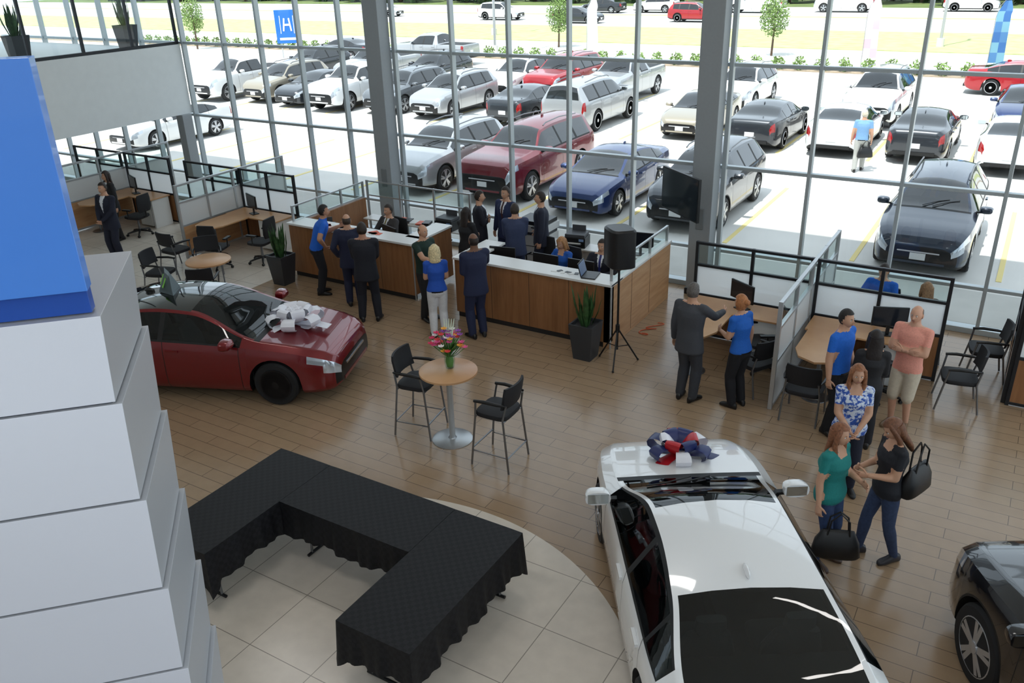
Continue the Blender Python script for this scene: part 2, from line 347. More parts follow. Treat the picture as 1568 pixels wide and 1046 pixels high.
    key=str(top)+('n' if floral else '')
    mt=mat('cloth_%s'%key,top,.8,noise=.55 if floral else .08,nscale=28 if floral else 60,bump=.2)
    if floral:
        rr=[n for n in mt.node_tree.nodes if n.type=='VALTORGB'][0].color_ramp; rr.elements[0].position=.45; rr.elements[1].position=.56; rr.elements[0].color=(*lin(top),1); rr.elements[1].color=(*lin(floral),1)
    mbm=mat('cloth_%s%s'%(bot,'d' if jeans else ''),bot,.85,noise=.2 if jeans else .06,nscale=30,bump=.2)
    ms=mat('skin_%s'%(skin,),skin,.55,noise=.05,nscale=12); mw=mat('shirt_white',(225,228,235),.7); mtie=mat('tie_%s'%(tie,),tie or (40,40,60),.5); mbelt=mat('belt_black',(15,14,14),.4)
    hem=.77 if suit else (.90 if belt else .84)
    hem+=off.z
    fm=[]
    for i in range(len(faces)):
        nm=names[lab[i]]; x,y,z=cen[i]; t=tt[i]
        if nm=='neck': m=ms
        elif nm=='torso':
            zz=z-off.z
            m=mt if z>hem+.0 else mbm
            ys=N.y*max(0,(zz-pz)/(1.5-pz))
            if not suit and belt and hem<z<hem+.035: m=mbelt
            if suit and y>ys+.03 and 1.12<zz<1.5 and abs(x-N.x)<.065*(zz-1.12)/.36:
                m=mtie if (tie and abs(x-N.x)<.02) else mw
            if zz>1.485: m=ms
            if f and not suit and y>ys+.02 and zz>1.40 and abs(x)<.07: m=ms
        elif nm=='uarm': m=mt if (sleeve=='long' or t<(.62 if sleeve=='short' else .05)) else ms
        elif nm=='farm': m=mt if sleeve=='long' else ms
        elif nm=='thigh': m=mt if z>hem+.02 and not sit else mbm
        else: m=ms if shorts and t>.12 else mbm
        fm.append(m)
    mb=MB(); mb.add(co,faces,fm)
    for s,nm in((-1,'L'),(1,'R')):
        S,E,Wr=res[nm]; d=(Wr-E).normalized()
        th=Vector((0,1,0)) if abs(d.z)>.6 else Vector((0,0,1)); sd=(th-d*th.dot(d)).normalized(); nn=d.cross(sd)
        if nn.dot(Vector((-s,0,0)))<0 and abs(d.z)>.6: nn=-nn
        if abs(d.z)<=.6 and nn.dot(Vector((-s,-.3,0)))<0: nn=-nn
        mb.loft([(Wr-d*.03,sd*.026,nn*.02),(Wr+d*.0,sd*.027,nn*.018),(Wr+d*.03,sd*.036,nn*.016),(Wr+d*.07,sd*.041,nn*.015),(Wr+d*.092,sd*.038,nn*.012)],ms,12)
        for q,(o_,l) in enumerate(((.030,.07),(.010,.078),(-.010,.073),(-.029,.058))):
            b=Wr+d*.088+sd*o_; c1=.35;c2=.75
            d1=(d*math.cos(c1)+nn*math.sin(c1)); d2=(d*math.cos(c2)+nn*math.sin(c2)); d3=(d*math.cos(1.2)+nn*math.sin(1.2))
            p=[b-d*.02,b,b+d1*l*.42,b+d1*l*.42+d2*l*.32,b+d1*l*.42+d2*l*.32+d3*l*.26]
            mb.tube(p,[.009,.0095,.009,.008,.0055],ms,7)
        b=Wr+d*.03+sd*.028; q1=(d*.6+sd*.75+nn*.25).normalized(); q2=(d*.85+sd*.3+nn*.5).normalized()
        mb.tube([b-q1*.015,b,b+q1*.035,b+q1*.035+q2*.03,b+q1*.035+q2*.052],[.012,.0125,.0115,.010,.006],ms,7)
        A=res['f'+nm]; msh=mat('shoe_%s'%(shoe,),shoe,.4)
        an=math.radians(-12*s); fy=Vector((-math.sin(an),math.cos(an),0)); fx=Vector((math.cos(an),math.sin(an),0)); base=Vector((A.x,A.y,0))
        zt=A.z-.09
        rr=[(-.085,.022,.03,.03),(-.075,.034,.045,.045),(-.03,.038,.056,.056),(.02,.04,.052,.052),(.08,.046,.036,.036),(.14,.046,.028,.028),(.175,.034,.022,.022),(.19,.016,.014,.016)]
        mb.loft([(base+fy*yy+Vector((0,0,zc+zt)),fx*a,Vector((0,0,bb))) for yy,a,bb,zc in rr],msh,14,sq=.8)
    hc=sp(1.5)+off+Vector((0,.012+lean*.03,.135)); M=Matrix.Rotation(math.radians(hyaw),3,'Z')@Matrix.Rotation(math.radians(hpitch),3,'X')
    hcc=hc-M@Vector((0,0,-.08))+Vector((0,0,-.08))
    def hf(d,g=0,nose=1):
        x=d.x*(.073+g); y=d.y*(.093+g); z=d.z*(.118+g)
        if d.z<0: x*=1-.30*(-d.z)**1.6
        if d.z<0 and d.y<0: y*=1-.38*(-d.z)
        if d.y>0 and d.z<0: y*=1+.12*(-d.z)
        if nose and d.y>0:
            y+=.026*math.exp(-(d.x/.13)**2-((d.z+.22)/.15)**2)+.010*math.exp(-(d.x/.10)**2-((d.z+.02)/.2)**2)
            y-=.008*(math.exp(-((d.x-.38)/.16)**2-((d.z-.02)/.13)**2)+math.exp(-((d.x+.38)/.16)**2-((d.z-.02)/.13)**2))
            y+=.005*math.exp(-(d.x/.3)**2-((d.z+.56)/.09)**2)+.006*math.exp(-(d.x/.25)**2-((d.z+.85)/.12)**2)
        return Vector((x,y,z))
    mb.sph(hcc,1,ms,32,26,M,hf)
    we=mat('eye_white',(225,222,218),.3); ir=mat('eye_iris',(40,28,20),.2); lp=mat('lips',(150,84,78) if f else (150,100,88),.5)
    hm=mat('hair_%s'%(hair,),hair,.6,noise=.35,nscale=45,bump=.4)
    for s in(-1,1):
        mb.sph(hcc+M@Vector((s*.028,.078,.003)),(.0125,.009,.0085),we,10,6,M); mb.sph(hcc+M@Vector((s*.028,.0855,.003)),(.0052,.003,.0055),ir,8,5,M)
        mb.sph(hcc+M@Vector((s*.029,.088,.020)),(.017,.005,.0035),hm,8,5,M)
        mb.sph(hcc+M@Vector((s*.075,-.008,-.008)),(.008,.02,.032),ms,10,8,M)
    mb.sph(hcc+M@Vector((0,.091,-.060)),(.023,.008,.0075),lp,10,6,M)
    if hs!='none':
        low=-.42 if hs in('short','bald') else -.75
        def keep(d):
            if hs=='bald' and d.z>.42-.25*(d.y>0): return False
            if d.z<low: return False
            if d.y>.25 and d.z<.62-.12*abs(d.x): return False
            if abs(d.x)>.8 and d.y>-.05 and d.z<.1 and hs in('short','bald'): return False
            return True
        g=.006 if hs=='bald' else (.012 if not f else .018)
        def hfn(d):
            p=hf(d,g,0); p.z+=.006*(d.z>0)*d.z; return p
        mb.sph(hcc,1,hm,32,26,M,hfn,keep)
        if hs in('long','bob'):
            rg=[((0,-.035,.06),.086,.07),((0,-.045,-.02),.092,.065),((0,-.055,-.09),.095,.05),((0,-.075,-.16),.1,.04)]
            if hs=='long': rg+=[((0,-.088,-.24),.098,.034),((0,-.09,-.30),.07,.025),((0,-.088,-.34),.03,.012)]
            else: rg+=[((0,-.07,-.19),.06,.02)]
            mb.loft([(hcc+M@Vector(c),M@Vector((a,0,0)),M@Vector((0,b,0))) for c,a,b in rg],hm,20)
            for s in(-1,1):
                e=-.27 if hs=='long' else -.15
                mb.tube([hcc+M@Vector(p) for p in((s*.03,.035,.112),(s*.068,.035,.06),(s*.083,.02,-.02),(s*.088,.01,-.10),(s*.08,.03,e*.75),(s*.075,.04,e))],[.012,.026,.026,.028,.024,.01],hm,10)
        if hs=='bun':
            mb.sph(hcc+M@Vector((0,-.11,.04)),(.045,.04,.045),hm,14,10,M)
    s_=h/1.75
    return mb.obj(name,loc,rz,smooth=60,scale=s_)

# ================= SHELL =================
def floor_mat():
    m=D.materials.new('showroom_tile'); m.use_nodes=True; nt=m.node_tree; L=nt.links; b=nt.nodes['Principled BSDF']
    tc=nt.nodes.new('ShaderNodeTexCoord'); P=tc.outputs['Object']
    br=nt.nodes.new('ShaderNodeTexBrick'); br.inputs['Scale'].default_value=1; br.inputs['Brick Width'].default_value=1.2; br.inputs['Row Height'].default_value=.2; br.inputs['Mortar Size'].default_value=.004; br.offset=.5
    br.inputs['Color1'].default_value=(*lin((162,137,110)),1); br.inputs['Color2'].default_value=(*lin((156,131,105)),1); br.inputs['Mortar'].default_value=(*lin((96,80,66)),1)
    b2=nt.nodes.new('ShaderNodeTexBrick'); b2.inputs['Scale'].default_value=1; b2.inputs['Brick Width'].default_value=.8; b2.inputs['Row Height'].default_value=.8; b2.inputs['Mortar Size'].default_value=.005; b2.offset=0
    b2.inputs['Color1'].default_value=(*lin((220,210,197)),1); b2.inputs['Color2'].default_value=(*lin((216,206,193)),1); b2.inputs['Mortar'].default_value=(*lin((150,142,132)),1)
    L.new(P,br.inputs['Vector']); L.new(P,b2.inputs['Vector'])
    sx=nt.nodes.new('ShaderNodeSeparateXYZ'); L.new(P,sx.inputs[0])
    def mth(op,a,bv):
        n=nt.nodes.new('ShaderNodeMath'); n.operation=op
        for i,v in enumerate((a,bv)):
            if isinstance(v,(int,float)): n.inputs[i].default_value=v
            else: L.new(v,n.inputs[i])
        return n.outputs[0]
    dx=mth('ADD',sx.outputs[0],4.74); dy=mth('ADD',sx.outputs[1],-3.88)
    r=mth('SQRT',mth('ADD',mth('MULTIPLY',dx,dx),mth('MULTIPLY',dy,dy)),0)
    c1=mth('LESS_THAN',r,3.05); c2=mth('LESS_THAN',sx.outputs[0],-13.0); msk=mth('MAXIMUM',c1,c2)
    nz=nt.nodes.new('ShaderNodeTexNoise'); nz.inputs['Scale'].default_value=6; nz.inputs['Detail'].default_value=5; L.new(P,nz.inputs['Vector'])
    mx=nt.nodes.new('ShaderNodeMix'); mx.data_type='RGBA'; L.new(msk,mx.inputs[0]); L.new(br.outputs['Color'],mx.inputs[6]); L.new(b2.outputs['Color'],mx.inputs[7])
    bc=nt.nodes.new('ShaderNodeHueSaturation'); L.new(mx.outputs[2],bc.inputs['Color']); mr=nt.nodes.new('ShaderNodeMapRange'); mr.inputs[1].default_value=.3; mr.inputs[2].default_value=.7; mr.inputs[3].default_value=.95; mr.inputs[4].default_value=1.04; L.new(nz.outputs['Fac'],mr.inputs[0]); L.new(mr.outputs[0],bc.inputs['Value'])
    L.new(bc.outputs[0],b.inputs['Base Color']); b.inputs['Roughness'].default_value=.2
    return m
XL,XR,YB,YW,ZC=-27.0,7.0,-5.0,15.2,8.0
g=MB(); g.bx(XL,XR,YB,YW+.1,-.1,0,floor_mat()); g.obj('floor',smooth=0)
wallm=mat('wall_paint',(226,230,230),.7,noise=.02,nscale=5)
g=MB(); g.bx(XL,XR,YB,YW+.6,ZC,ZC+.3,mat('ceiling_paint',(225,225,222),.8)); g.obj('ceiling',smooth=0)
g=MB(); g.bx(XL-.2,XR+.2,YB-.2,YB,0,ZC,wallm); g.obj('wall_back',smooth=0)
g=MB(); g.bx(XL-.2,XL,YB,YW,0,2.5,wallm); g.obj('wall_left',smooth=0)
g=MB(); g.bx(-19.25,-19.0,YB,YW-.1,2.45,4.15,wallm); g.bx(-26.9,-19.25,YB,YW-.1,2.45,2.6,wallm); g.bx(-26.9,-19.25,YB,YW-.1,3.9,4.05,wallm)
g.bx(-19.25,-18.95,-4.9,6.5,0,2.45,wallm)
g.obj('wall_upper_left',smooth=0)
g=MB(); g.bx(-4.8,6.7,-4.9,-.35,4.1,4.35,mat('carpet_grey',(110,110,115),.95,noise=.1,nscale=80)); g.obj('floor_mezzanine',smooth=0)
frame=mat('aluminium_frame',(176,184,187),.35,.3)
dframe=mat('dark_frame',(46,48,52),.4,.5)
pane=glassmat('window_glass')
mull=[-24.9,-23.5,-22.1,-20.6,-18.95,-17.47,-16.2,-14.93,-13.68,-10.65,-9.28,-7.93,-6.53,-3.22,-1.72,-.2,1.3,4.2,5.6]
trs=[.8,2.39,4.18,5.97]
g=MB()
for x in mull: g.bx(x-.03,x+.03,YW-.09,YW+.05,0,ZC,frame)
for z in trs: g.bx(XL,XR,YW-.07,YW+.05,z-.03,z+.03,frame)
g.bx(XL,XR,YW-.1,YW+.1,0,.1,frame); g.bx(XL,XR,YW-.1,YW+.1,ZC-.15,ZC,frame)
g.obj('window_1',smooth=0,bevel=.006)
g=MB(); g.sheet(XL,YW,XR,YW,.05,ZC,pane); g.obj('window_pane',smooth=0,norm=False)
g=MB()
for y in np.arange(YB+.05,YW,1.45): g.bx(XR-.07,XR+.05,y-.03,y+.03,0,ZC,frame)
for z in trs: g.bx(XR-.06,XR+.05,YB,YW,z-.03,z+.03,frame)
g.bx(XR-.1,XR+.1,YB,YW,0,.1,frame); g.bx(XR-.1,XR+.1,YB,YW,ZC-.15,ZC,frame); g.sheet(XR,YB,XR,YW,.05,ZC,pane)
g.obj('added_side_glazing',smooth=0,norm=True)  # unseen glazed side wall, added so sky light reaches the column front
g=MB()
for y in np.arange(-4.4,15.2,1.3): g.bx(-19.14,-19.08,y-.03,y+.03,4.15,ZC,dframe)
g.bx(-19.15,-19.05,YB,YW-.12,4.15,4.22,dframe)
g.sheet(-19.1,YB,-19.1,YW-.1,4.2,ZC,glassmat('interior_glass'))
g.obj('window_2',smooth=0)
g=MB()
for y in np.arange(-4.9,15.2,1.5): g.bx(XL-.06,XL+.06,y-.03,y+.03,2.5,ZC,frame)
g.bx(XL-.06,XL+.06,YB,YW,5.9,5.96,frame); g.sheet(XL,YB,XL,YW,2.5,ZC,pane); g.obj('window_4',smooth=0)
colm=mat('column_paint',(150,155,158),.5,noise=.02)
for cx in(-12.37,-4.97,2.8):
    g=MB(); g.bx(cx-.2,cx+.2,14.7,15.05,0,ZC,colm); g.bx(cx-.22,cx+.22,14.68,15.06,0,.12,dframe); g.bx(cx-.30,cx-.22,15.05,15.16,0,ZC,frame); g.bx(cx+.22,cx+.30,15.05,15.16,0,ZC,frame)
    g.box((cx,14.69,1.5),(.14,.02,.4),mat('panel_grey',(120,124,126),.5))
    g.obj('structural_column',smooth=0,bevel=.01)
g=MB(); g.bx(-19.15,-18.9,14.7,15.0,0,2.45,colm); g.bx(-19.18,-18.87,14.67,15.03,0,.12,dframe); g.obj('structural_column',smooth=0,bevel=.01)

E=Vector((-3.71,2.17,0)); u=Vector((-.70,-.715,0)).normalized(); w=Vector((-.715,.70,0)).normalized()
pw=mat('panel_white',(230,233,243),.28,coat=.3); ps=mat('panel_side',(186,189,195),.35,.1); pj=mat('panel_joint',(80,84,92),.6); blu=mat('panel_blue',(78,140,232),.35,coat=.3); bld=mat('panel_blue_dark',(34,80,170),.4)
g=MB(); zs=[4.55,4.07,3.48,2.88,2.28,1.68,1.08,.48,0]
def quadbox(o,W_,D_,z0,z1,t0,t1,mm,front=None,bk=0):
    def P(a,b,z): return o+u*a+w*b+Vector((0,0,z))
    vs=[P(-t0,-t0*bk,z0),P(W_,-t0*bk,z0),P(W_,D_+t0,z0),P(-t0,D_+t0,z0),P(-t1,-t1*bk,z1),P(W_,-t1*bk,z1),P(W_,D_+t1,z1),P(-t1,D_+t1,z1)]
    f=front or mm
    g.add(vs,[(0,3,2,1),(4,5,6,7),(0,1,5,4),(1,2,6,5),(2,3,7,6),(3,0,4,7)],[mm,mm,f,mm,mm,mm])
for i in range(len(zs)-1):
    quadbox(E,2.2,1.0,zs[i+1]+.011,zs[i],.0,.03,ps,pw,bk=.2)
    quadbox(E,2.19,1.0,zs[i+1]-.004,zs[i+1]+.011,-.018,-.018,pj,bk=1)
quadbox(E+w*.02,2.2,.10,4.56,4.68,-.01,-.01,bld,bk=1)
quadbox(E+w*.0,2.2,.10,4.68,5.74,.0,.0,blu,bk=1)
g.obj('portal_column',smooth=0,bevel=.003)

# ================= FURNITURE =================
blk=mat('fabric_black',(26,26,30),.7); blkp=mat('plastic_black',(20,20,22),.4); met=mat('metal_grey',(130,132,136),.3,.85); alu=mat('metal_alu',(185,188,190),.3,.6)
maple=wood('maple',(182,134,92),(208,164,120),.35,(.5,.5,5)); woodp=wood('wood_panel',(130,88,55),(158,110,72),.38,(6,6,.5)); lam=mat('laminate_white',(226,226,224),.3)
def cloth_mat():
    m=mat('tablecloth_black',(17,17,20),.6); nt=m.node_tree; b=nt.nodes['Principled BSDF']
    tc=nt.nodes.new('ShaderNodeTexCoord'); ck=nt.nodes.new('ShaderNodeTexChecker'); ck.inputs['Scale'].default_value=22
    ck.inputs[1].default_value=(*lin((24,24,28)),1); ck.inputs[2].default_value=(*lin((14,14,17)),1)
    b.inputs['Specular IOR Level'].default_value=.3
    nt.links.new(tc.outputs['Object'],ck.inputs['Vector']); nt.links.new(ck.outputs['Color'],b.inputs['Base Color']); return m
clm=cloth_mat()
def cloth_table(x0,x1,y0,y1,open_):
    cx,cy=(x0+x1)/2,(y0+y1)/2; hx,hy=(x1-x0)/2,(y1-y0)/2; g=MB(); z=.745
    pts=[]
    def seg(a,b,n,side):
        for k in range(n):
            t=k/n; pts.append((a[0]+(b[0]-a[0])*t,a[1]+(b[1]-a[1])*t,side,t))
    N1=int(hx*2*36); N2=int(hy*2*36)
    seg((-hx,-hy),(hx,-hy),N1,'s'); seg((hx,-hy),(hx,hy),N2,'e'); seg((hx,hy),(-hx,hy),N1,'n'); seg((-hx,hy),(-hx,-hy),N2,'w')
    nrm={'s':(0,-1),'e':(1,0),'n':(0,1),'w':(-1,0)}; order='senw'
    vs=[];R=7
    for lv in range(R+1):
        q=lv/R
        for i,(x,y,sd,t) in enumerate(pts):
            L_={'s':2*hx,'n':2*hx}.get(sd,2*hy); d0=t*L_; d1=(1-t)*L_
            nx,ny=nrm[sd]; k=order.index(sd); op=sd in open_
            c=0
            if d0<.12:
                pv=order[k-1]; wv=.5*(1-d0/.12); px,py=nrm[pv]; nx,ny=nx*(1-wv)+px*wv,ny*(1-wv)+py*wv; c=(1-d0/.12)*(pv in open_)*op
            if d1<.12:
                pv=order[(k+1)%4]; wv=.5*(1-d1/.12); px,py=nrm[pv]; nx,ny=nx*(1-wv)+px*wv,ny*(1-wv)+py*wv; c=max(c,(1-d1/.12)*(pv in open_)*op)
            if op:
                drop=.38+.15*c+.025*math.sin(i*.21+k)
                off=.006+q*(.03+.035*c+.022*math.sin(i*.47+k*2)+.014*math.sin(i*1.13))
            else: drop=.03; off=0
            vs.append((x+nx*off,y+ny*off,z-drop*q))
    n=len(pts); fs=[]
    for lv in range(R):
        for i in range(n): fs.append((lv*n+i,(lv+1)*n+i,(lv+1)*n+(i+1)%n,lv*n+(i+1)%n))
    fs.append(tuple(range(n))); g.add(vs,fs,clm)
    g.bx(-hx+.02,hx-.02,-hy+.02,hy-.02,.70,.738,mat('table_top_plastic',(150,148,142),.6))
    lng=hx>hy
    for s in(-1,1):
        for q in(-1,1):
            if lng: a=(s*(hx-.2),q*.2*1,.72); b=(s*(hx-.2),q*.24,.02); f0,f1=(s*(hx-.2),-.3,.02),(s*(hx-.2),.3,.02)
            else: a=(q*.2,s*(hy-.2),.72); b=(q*.24,s*(hy-.2),.02); f0,f1=(-.3,s*(hy-.2),.02),(.3,s*(hy-.2),.02)
            g.tube([a,b],.014,met,8)
        g.tube([f0,f1],.018,blkp,8)
    return g.obj('banquet_table',(cx,cy,0),smooth=50,norm=False)
cloth_table(-7.0,-6.235,4.15,5.97,'swne'); cloth_table(-6.225,-4.475,5.17,5.97,'sn'); cloth_table(-4.465,-3.65,4.1,5.97,'swen')

def chair(name,loc,rz,sh=.45,scale=1.0):
    g=MB(); hw=.24; fw=.27 if sh>.6 else .25
    g.loft([((0,.0,sh-.03),(hw,0,0),(0,.23,0)),((0,0,sh),(hw+.01,0,0),(0,.24,0)),((0,0,sh+.03),(hw,0,0),(0,.23,0)),((0,0,sh+.04),(hw-.03,0,0),(0,.2,0))],blk,24,sq=.45)
    n=8; vs=[]
    for j,(zz,yy) in enumerate(((.14,-.22),(.24,-.245),(.38,-.27),(.44,-.275))):
        for i in range(n+1):
            x=-hw+2*hw*i/n; vs.append((x*(1-.06*(j==3)),yy+.05*(x/hw)**2,sh+zz))
    m=len(vs); vs+=[(x,y-.03,z) for x,y,z in vs]; fs=[]
    for j in range(3):
        for i in range(n):
            a=j*(n+1)+i; fs+=[(a,a+1,a+n+2,a+n+1),(m+a,m+a+n+1,m+a+n+2,m+a+1)]
    for i in range(n): fs+=[(i,m+i,m+i+1,i+1),(3*(n+1)+i,3*(n+1)+i+1,m+3*(n+1)+i+1,m+3*(n+1)+i)]
    for j in range(3): fs+=[(j*(n+1),(j+1)*(n+1),m+(j+1)*(n+1),m+j*(n+1)),(j*(n+1)+n,m+j*(n+1)+n,m+(j+1)*(n+1)+n,(j+1)*(n+1)+n)]
    g.add(vs,fs,blk)
    for s in(-1,1):
        g.tube([(s*fw,.27,.01),(s*(hw+.0),.2,sh*.97),(s*(hw+.03),.17,sh+.2)],.014,met,8)
        g.tube([(s*fw,-.28,.01),(s*(hw),-.2,sh),(s*hw*.9,-.24,sh+.2)],.014,met,8)
        g.tube([(s*(hw+.03),.19,sh+.205),(s*(hw+.03),.05,sh+.22),(s*(hw+.02),-.14,sh+.215),(s*(hw-.0),-.24,sh+.21)],[.02,.024,.022,.014],blkp,8)
        if sh>.6: g.tube([(s*(fw-.02),.25,.22),(s*(fw-.02),-.26,.22)],.009,met,6)
    if sh>.6:
        g.tube([(-fw+.02,.25,.26),(fw-.02,.25,.26)],.011,met,8); g.tube([(-fw+.02,-.26,.22),(fw-.02,-.26,.22)],.009,met,6)
    g.tube([(-hw,.2,sh-.04),(hw,.2,sh-.04)],.01,met,6); g.tube([(-hw,-.2,sh-.04),(hw,-.2,sh-.04)],.01,met,6)
    return g.obj(name,(*loc,0),rad(rz),smooth=50)
chair('bar_chair',(-6.58,8.14),-80,.76); chair('bar_chair',(-5.2,8.0),92,.76)
def task_chair(loc,rz):
    g=MB()
    for k in range(5):
        a=2*math.pi*k/5; g.tube([(0,0,.12),(.16*math.cos(a),.16*math.sin(a),.1),(.3*math.cos(a),.3*math.sin(a),.07)],[.03,.024,.018],blkp,8)
        g.lathe((.3*math.cos(a),.3*math.sin(a),.03),[(.03,-.02),(.03,.02)],blkp,'x',12)
    g.tube([(0,0,.1),(0,0,.42)],[.03,.022],met,10)
    g.loft([((0,0,.42),(.2,0,0),(0,.2,0)),((0,0,.45),(.245,0,0),(0,.24,0)),((0,0,.49),(.24,0,0),(0,.235,0)),((0,0,.505),(.2,0,0),(0,.2,0))],blk,24,sq=.5)
    g.tube([(0,-.2,.44),(0,-.3,.5),(0,-.29,.7)],.02,blkp,8)
    g.loft([((0,-.27,.6),(.17,0,0),(0,.03,0)),((0,-.28,.7),(.22,0,0),(0,.035,0)),((0,-.29,.9),(.22,0,0),(0,.03,0)),((0,-.3,1.02),(.19,0,0),(0,.02,0))],blk,20,sq=.6)
    for s in(-1,1): g.tube([(s*.2,0,.45),(s*.27,0,.48),(s*.28,0,.66)],.014,blkp,8); g.box((s*.28,.0,.68),(.07,.24,.03),blkp)
    return g.obj('office_chair',(*loc,0),rad(rz),smooth=50)
def pedestal_table(name,loc,h,r,rb):
    g=MB(); g.lathe((0,0,0),[(r-.01,h-.035),(r,h-.03),(r,h-.005),(r-.006,h)],maple,'z',48)
    g.lathe((0,0,0),[(rb,0),(rb,.01),(rb-.02,.02),(.06,.028),(.04,.06),(.04,h-.05),(.12,h-.04),(.12,h-.034)],alu,'z',40); return g.obj(name,(*loc,0),smooth=40)
pedestal_table('bar_table',(-6.05,8.13),1.06,.39,.28)
pedestal_table('cafe_table',(-13.4,10.4),.74,.43,.28)
chair('guest_chair',(-14.1,10.95),-130); chair('guest_chair',(-12.95,9.85),40)
chair('guest_chair',(-14.4,10.0),-70)
g=MB(); gl=glassmat('vase_glass',(225,240,235)); gr=mat('leaf_green',(70,120,50),.5,noise=.3,nscale=20)
g.lathe((0,0,0),[(.05,0),(.06,.02),(.075,.12),(.06,.19),(.07,.23)],gl,'z',24); g.lathe((0,0,0),[(.04,.02),(.055,.1),(.045,.17)],mat('stems',(96,140,70),.5),'z',16)
cols=[(215,40,90),(230,90,150),(240,170,60),(235,225,225),(220,60,60),(150,70,170)]
for k in range(44):
    a=random.random()*6.28; rr=random.random()**.5*.24; z=.46-rr*.9+random.random()*.18; c=Vector((rr*math.cos(a),rr*math.sin(a),z))
    g.tube([(0,0,.15),(c.x*.4,c.y*.4,z*.6),c],.004,gr,5)
    cm=mat('petal_%d'%(k%6),cols[k%6],.6)
    for j in range(6):
        b=j*1.047; M=Matrix.Rotation(b,3,'Z')@Matrix.Rotation(-.5,3,'Y'); g.sph(c+M@Vector((.025,0,0)),(.026,.014,.006),cm,8,5,M)
    g.sph(c+Vector((0,0,.006)),.011,cm,8,5)
for k in range(34):
    a=random.random()*6.28; d=Vector((math.cos(a),math.sin(a),.5+random.random()*1.3)).normalized(); s=d.cross(Vector((0,0,1))).normalized(); c=Vector((0,0,.2))
    L_=.16+random.random()*.2; g.add([c,c+d*L_*.5+s*.025,c+d*L_,c+d*L_*.5-s*.025],[(0,1,2,3)],gr)
for k in range(5): g.tube([(0,0,.2),(.02*k-.04,.01*k,.5),(.03*k-.05,.015*k,.7)],[.006,.014,.004],mat('spike_white',(215,225,200),.6),6)
g.obj('flower_vase',(-6.07,8.2,1.06),smooth=50)
def snake_plant(loc,h=.62):
    g=MB(); pm=mat('planter_dark',(52,54,58),.5)
    g.loft([((0,0,0),(.15,.15,0),(-.15,.15,0)),((0,0,h),(.21,.21,0),(-.21,.21,0)),((0,0,h),(.185,.185,0),(-.185,.185,0)),((0,0,h-.05),(.18,.18,0),(-.18,.18,0))],pm,4)
    lm=mat('snake_leaf',(50,84,44),.45,noise=.5,nscale=14)
    for k in range(26):
        a=random.random()*6.28; r=.11*random.random(); b=Vector((r*math.cos(a),r*math.sin(a),h-.05)); tip=Vector((math.cos(a)*(r+.2*random.random()),math.sin(a)*(r+.2*random.random()),h+.3+random.random()*.38))
        s=Vector((-math.sin(a),math.cos(a),0)); nn=Vector((math.cos(a),math.sin(a),0)); mid=(b+tip)/2+nn*.02
        g.loft([(b,s*.02,nn*.006),(mid,s*.035,nn*.006),(b+(tip-b)*.8,s*.022,nn*.004),(tip,s*.002,nn*.001)],lm,6)
    return g.obj('snake_plant',(*loc,0),smooth=40)
snake_plant((-12.62,11.55)); snake_plant((-5.6,11.3))
snake_plant((-19.8,11.4)).location.z=4.05
snake_plant((-19.8,14.2)).location.z=4.05
def counter(x0,x1,y0,h,seams=3):
    g=MB(); kick=mat('kick_dark',(36,34,34),.6)
    g.bx(x0,x1,y0,y0+.12,.1,h-.04,woodp); g.bx(x0+.02,x1-.02,y0+.03,y0+.1,0,.1,kick)
    for k in range(1,seams+1):
        x=x0+(x1-x0)*k/(seams+1); g.bx(x-.004,x+.004,y0-.003,y0+.01,.1,h-.04,kick)
    g.bx(x0-.02,x1+.02,y0-.04,y0+.42,h-.04,h,lam)
    return g,kick
gg=glassmat('partition_glass',(232,244,242))
g,kick=counter(-12.75,-9.6,12.0,1.15)
g.bx(-9.72,-9.6,12.12,13.3,.1,1.11,woodp); g.bx(-9.98,-9.58,12.3,13.32,1.11,1.15,lam); g.bx(-9.6,-9.585,12,12.03,0,1.13,alu)
g.bx(-12.75,-12.63,12.12,14.3,.1,1.11,woodp)
g.bx(-12.6,-9.75,12.3,12.9,.71,.74,maple); g.bx(-12.5,-9.8,14.0,14.35,.71,.74,lam)
g.bx(-9.9,-9.8,14.0,14.35,0,.71,lam)
g.obj('reception_counter',smooth=0,bevel=.006)
g,kick=counter(-8.45,-5.38,11.75,1.15)
g.bx(-5.5,-5.38,11.75,14.35,.0,1.10,maple)
for y in(12.6,13.4): g.bx(-5.39,-5.376,y-.004,y+.004,.05,1.1,kick)
g.bx(-5.52,-5.36,11.73,14.36,1.10,1.14,lam); g.bx(-8.45,-8.33,11.92,12.8,.1,1.13,woodp); g.bx(-8.47,-8.05,12.2,12.85,1.11,1.15,lam)
g.bx(-8.3,-5.55,12.25,12.8,.71,.74,lam); g.bx(-5.383,-5.365,11.735,11.78,0,1.15,alu)
g.sheet(-5.44,11.9,-5.44,14.3,1.14,1.40,gg); g.bx(-5.46,-5.42,11.9,14.3,1.40,1.43,alu)
for y in(11.9,12.7,13.5,14.3): g.bx(-5.465,-5.42,y-.015,y+.015,1.14,1.43,alu)
g.obj('reception_counter',smooth=0,bevel=.006)
g=MB(); g.bx(-8.0,-5.6,14.2,14.6,.71,.74,lam); g.bx(-7.3,-7.25,14.2,14.6,0,.71,lam); g.bx(-5.65,-5.6,14.2,14.6,0,.71,lam); g.bx(-7.3,-5.6,14.5,14.6,.3,.71,lam); g.obj('back_desk',smooth=0,bevel=.005)
g=MB()
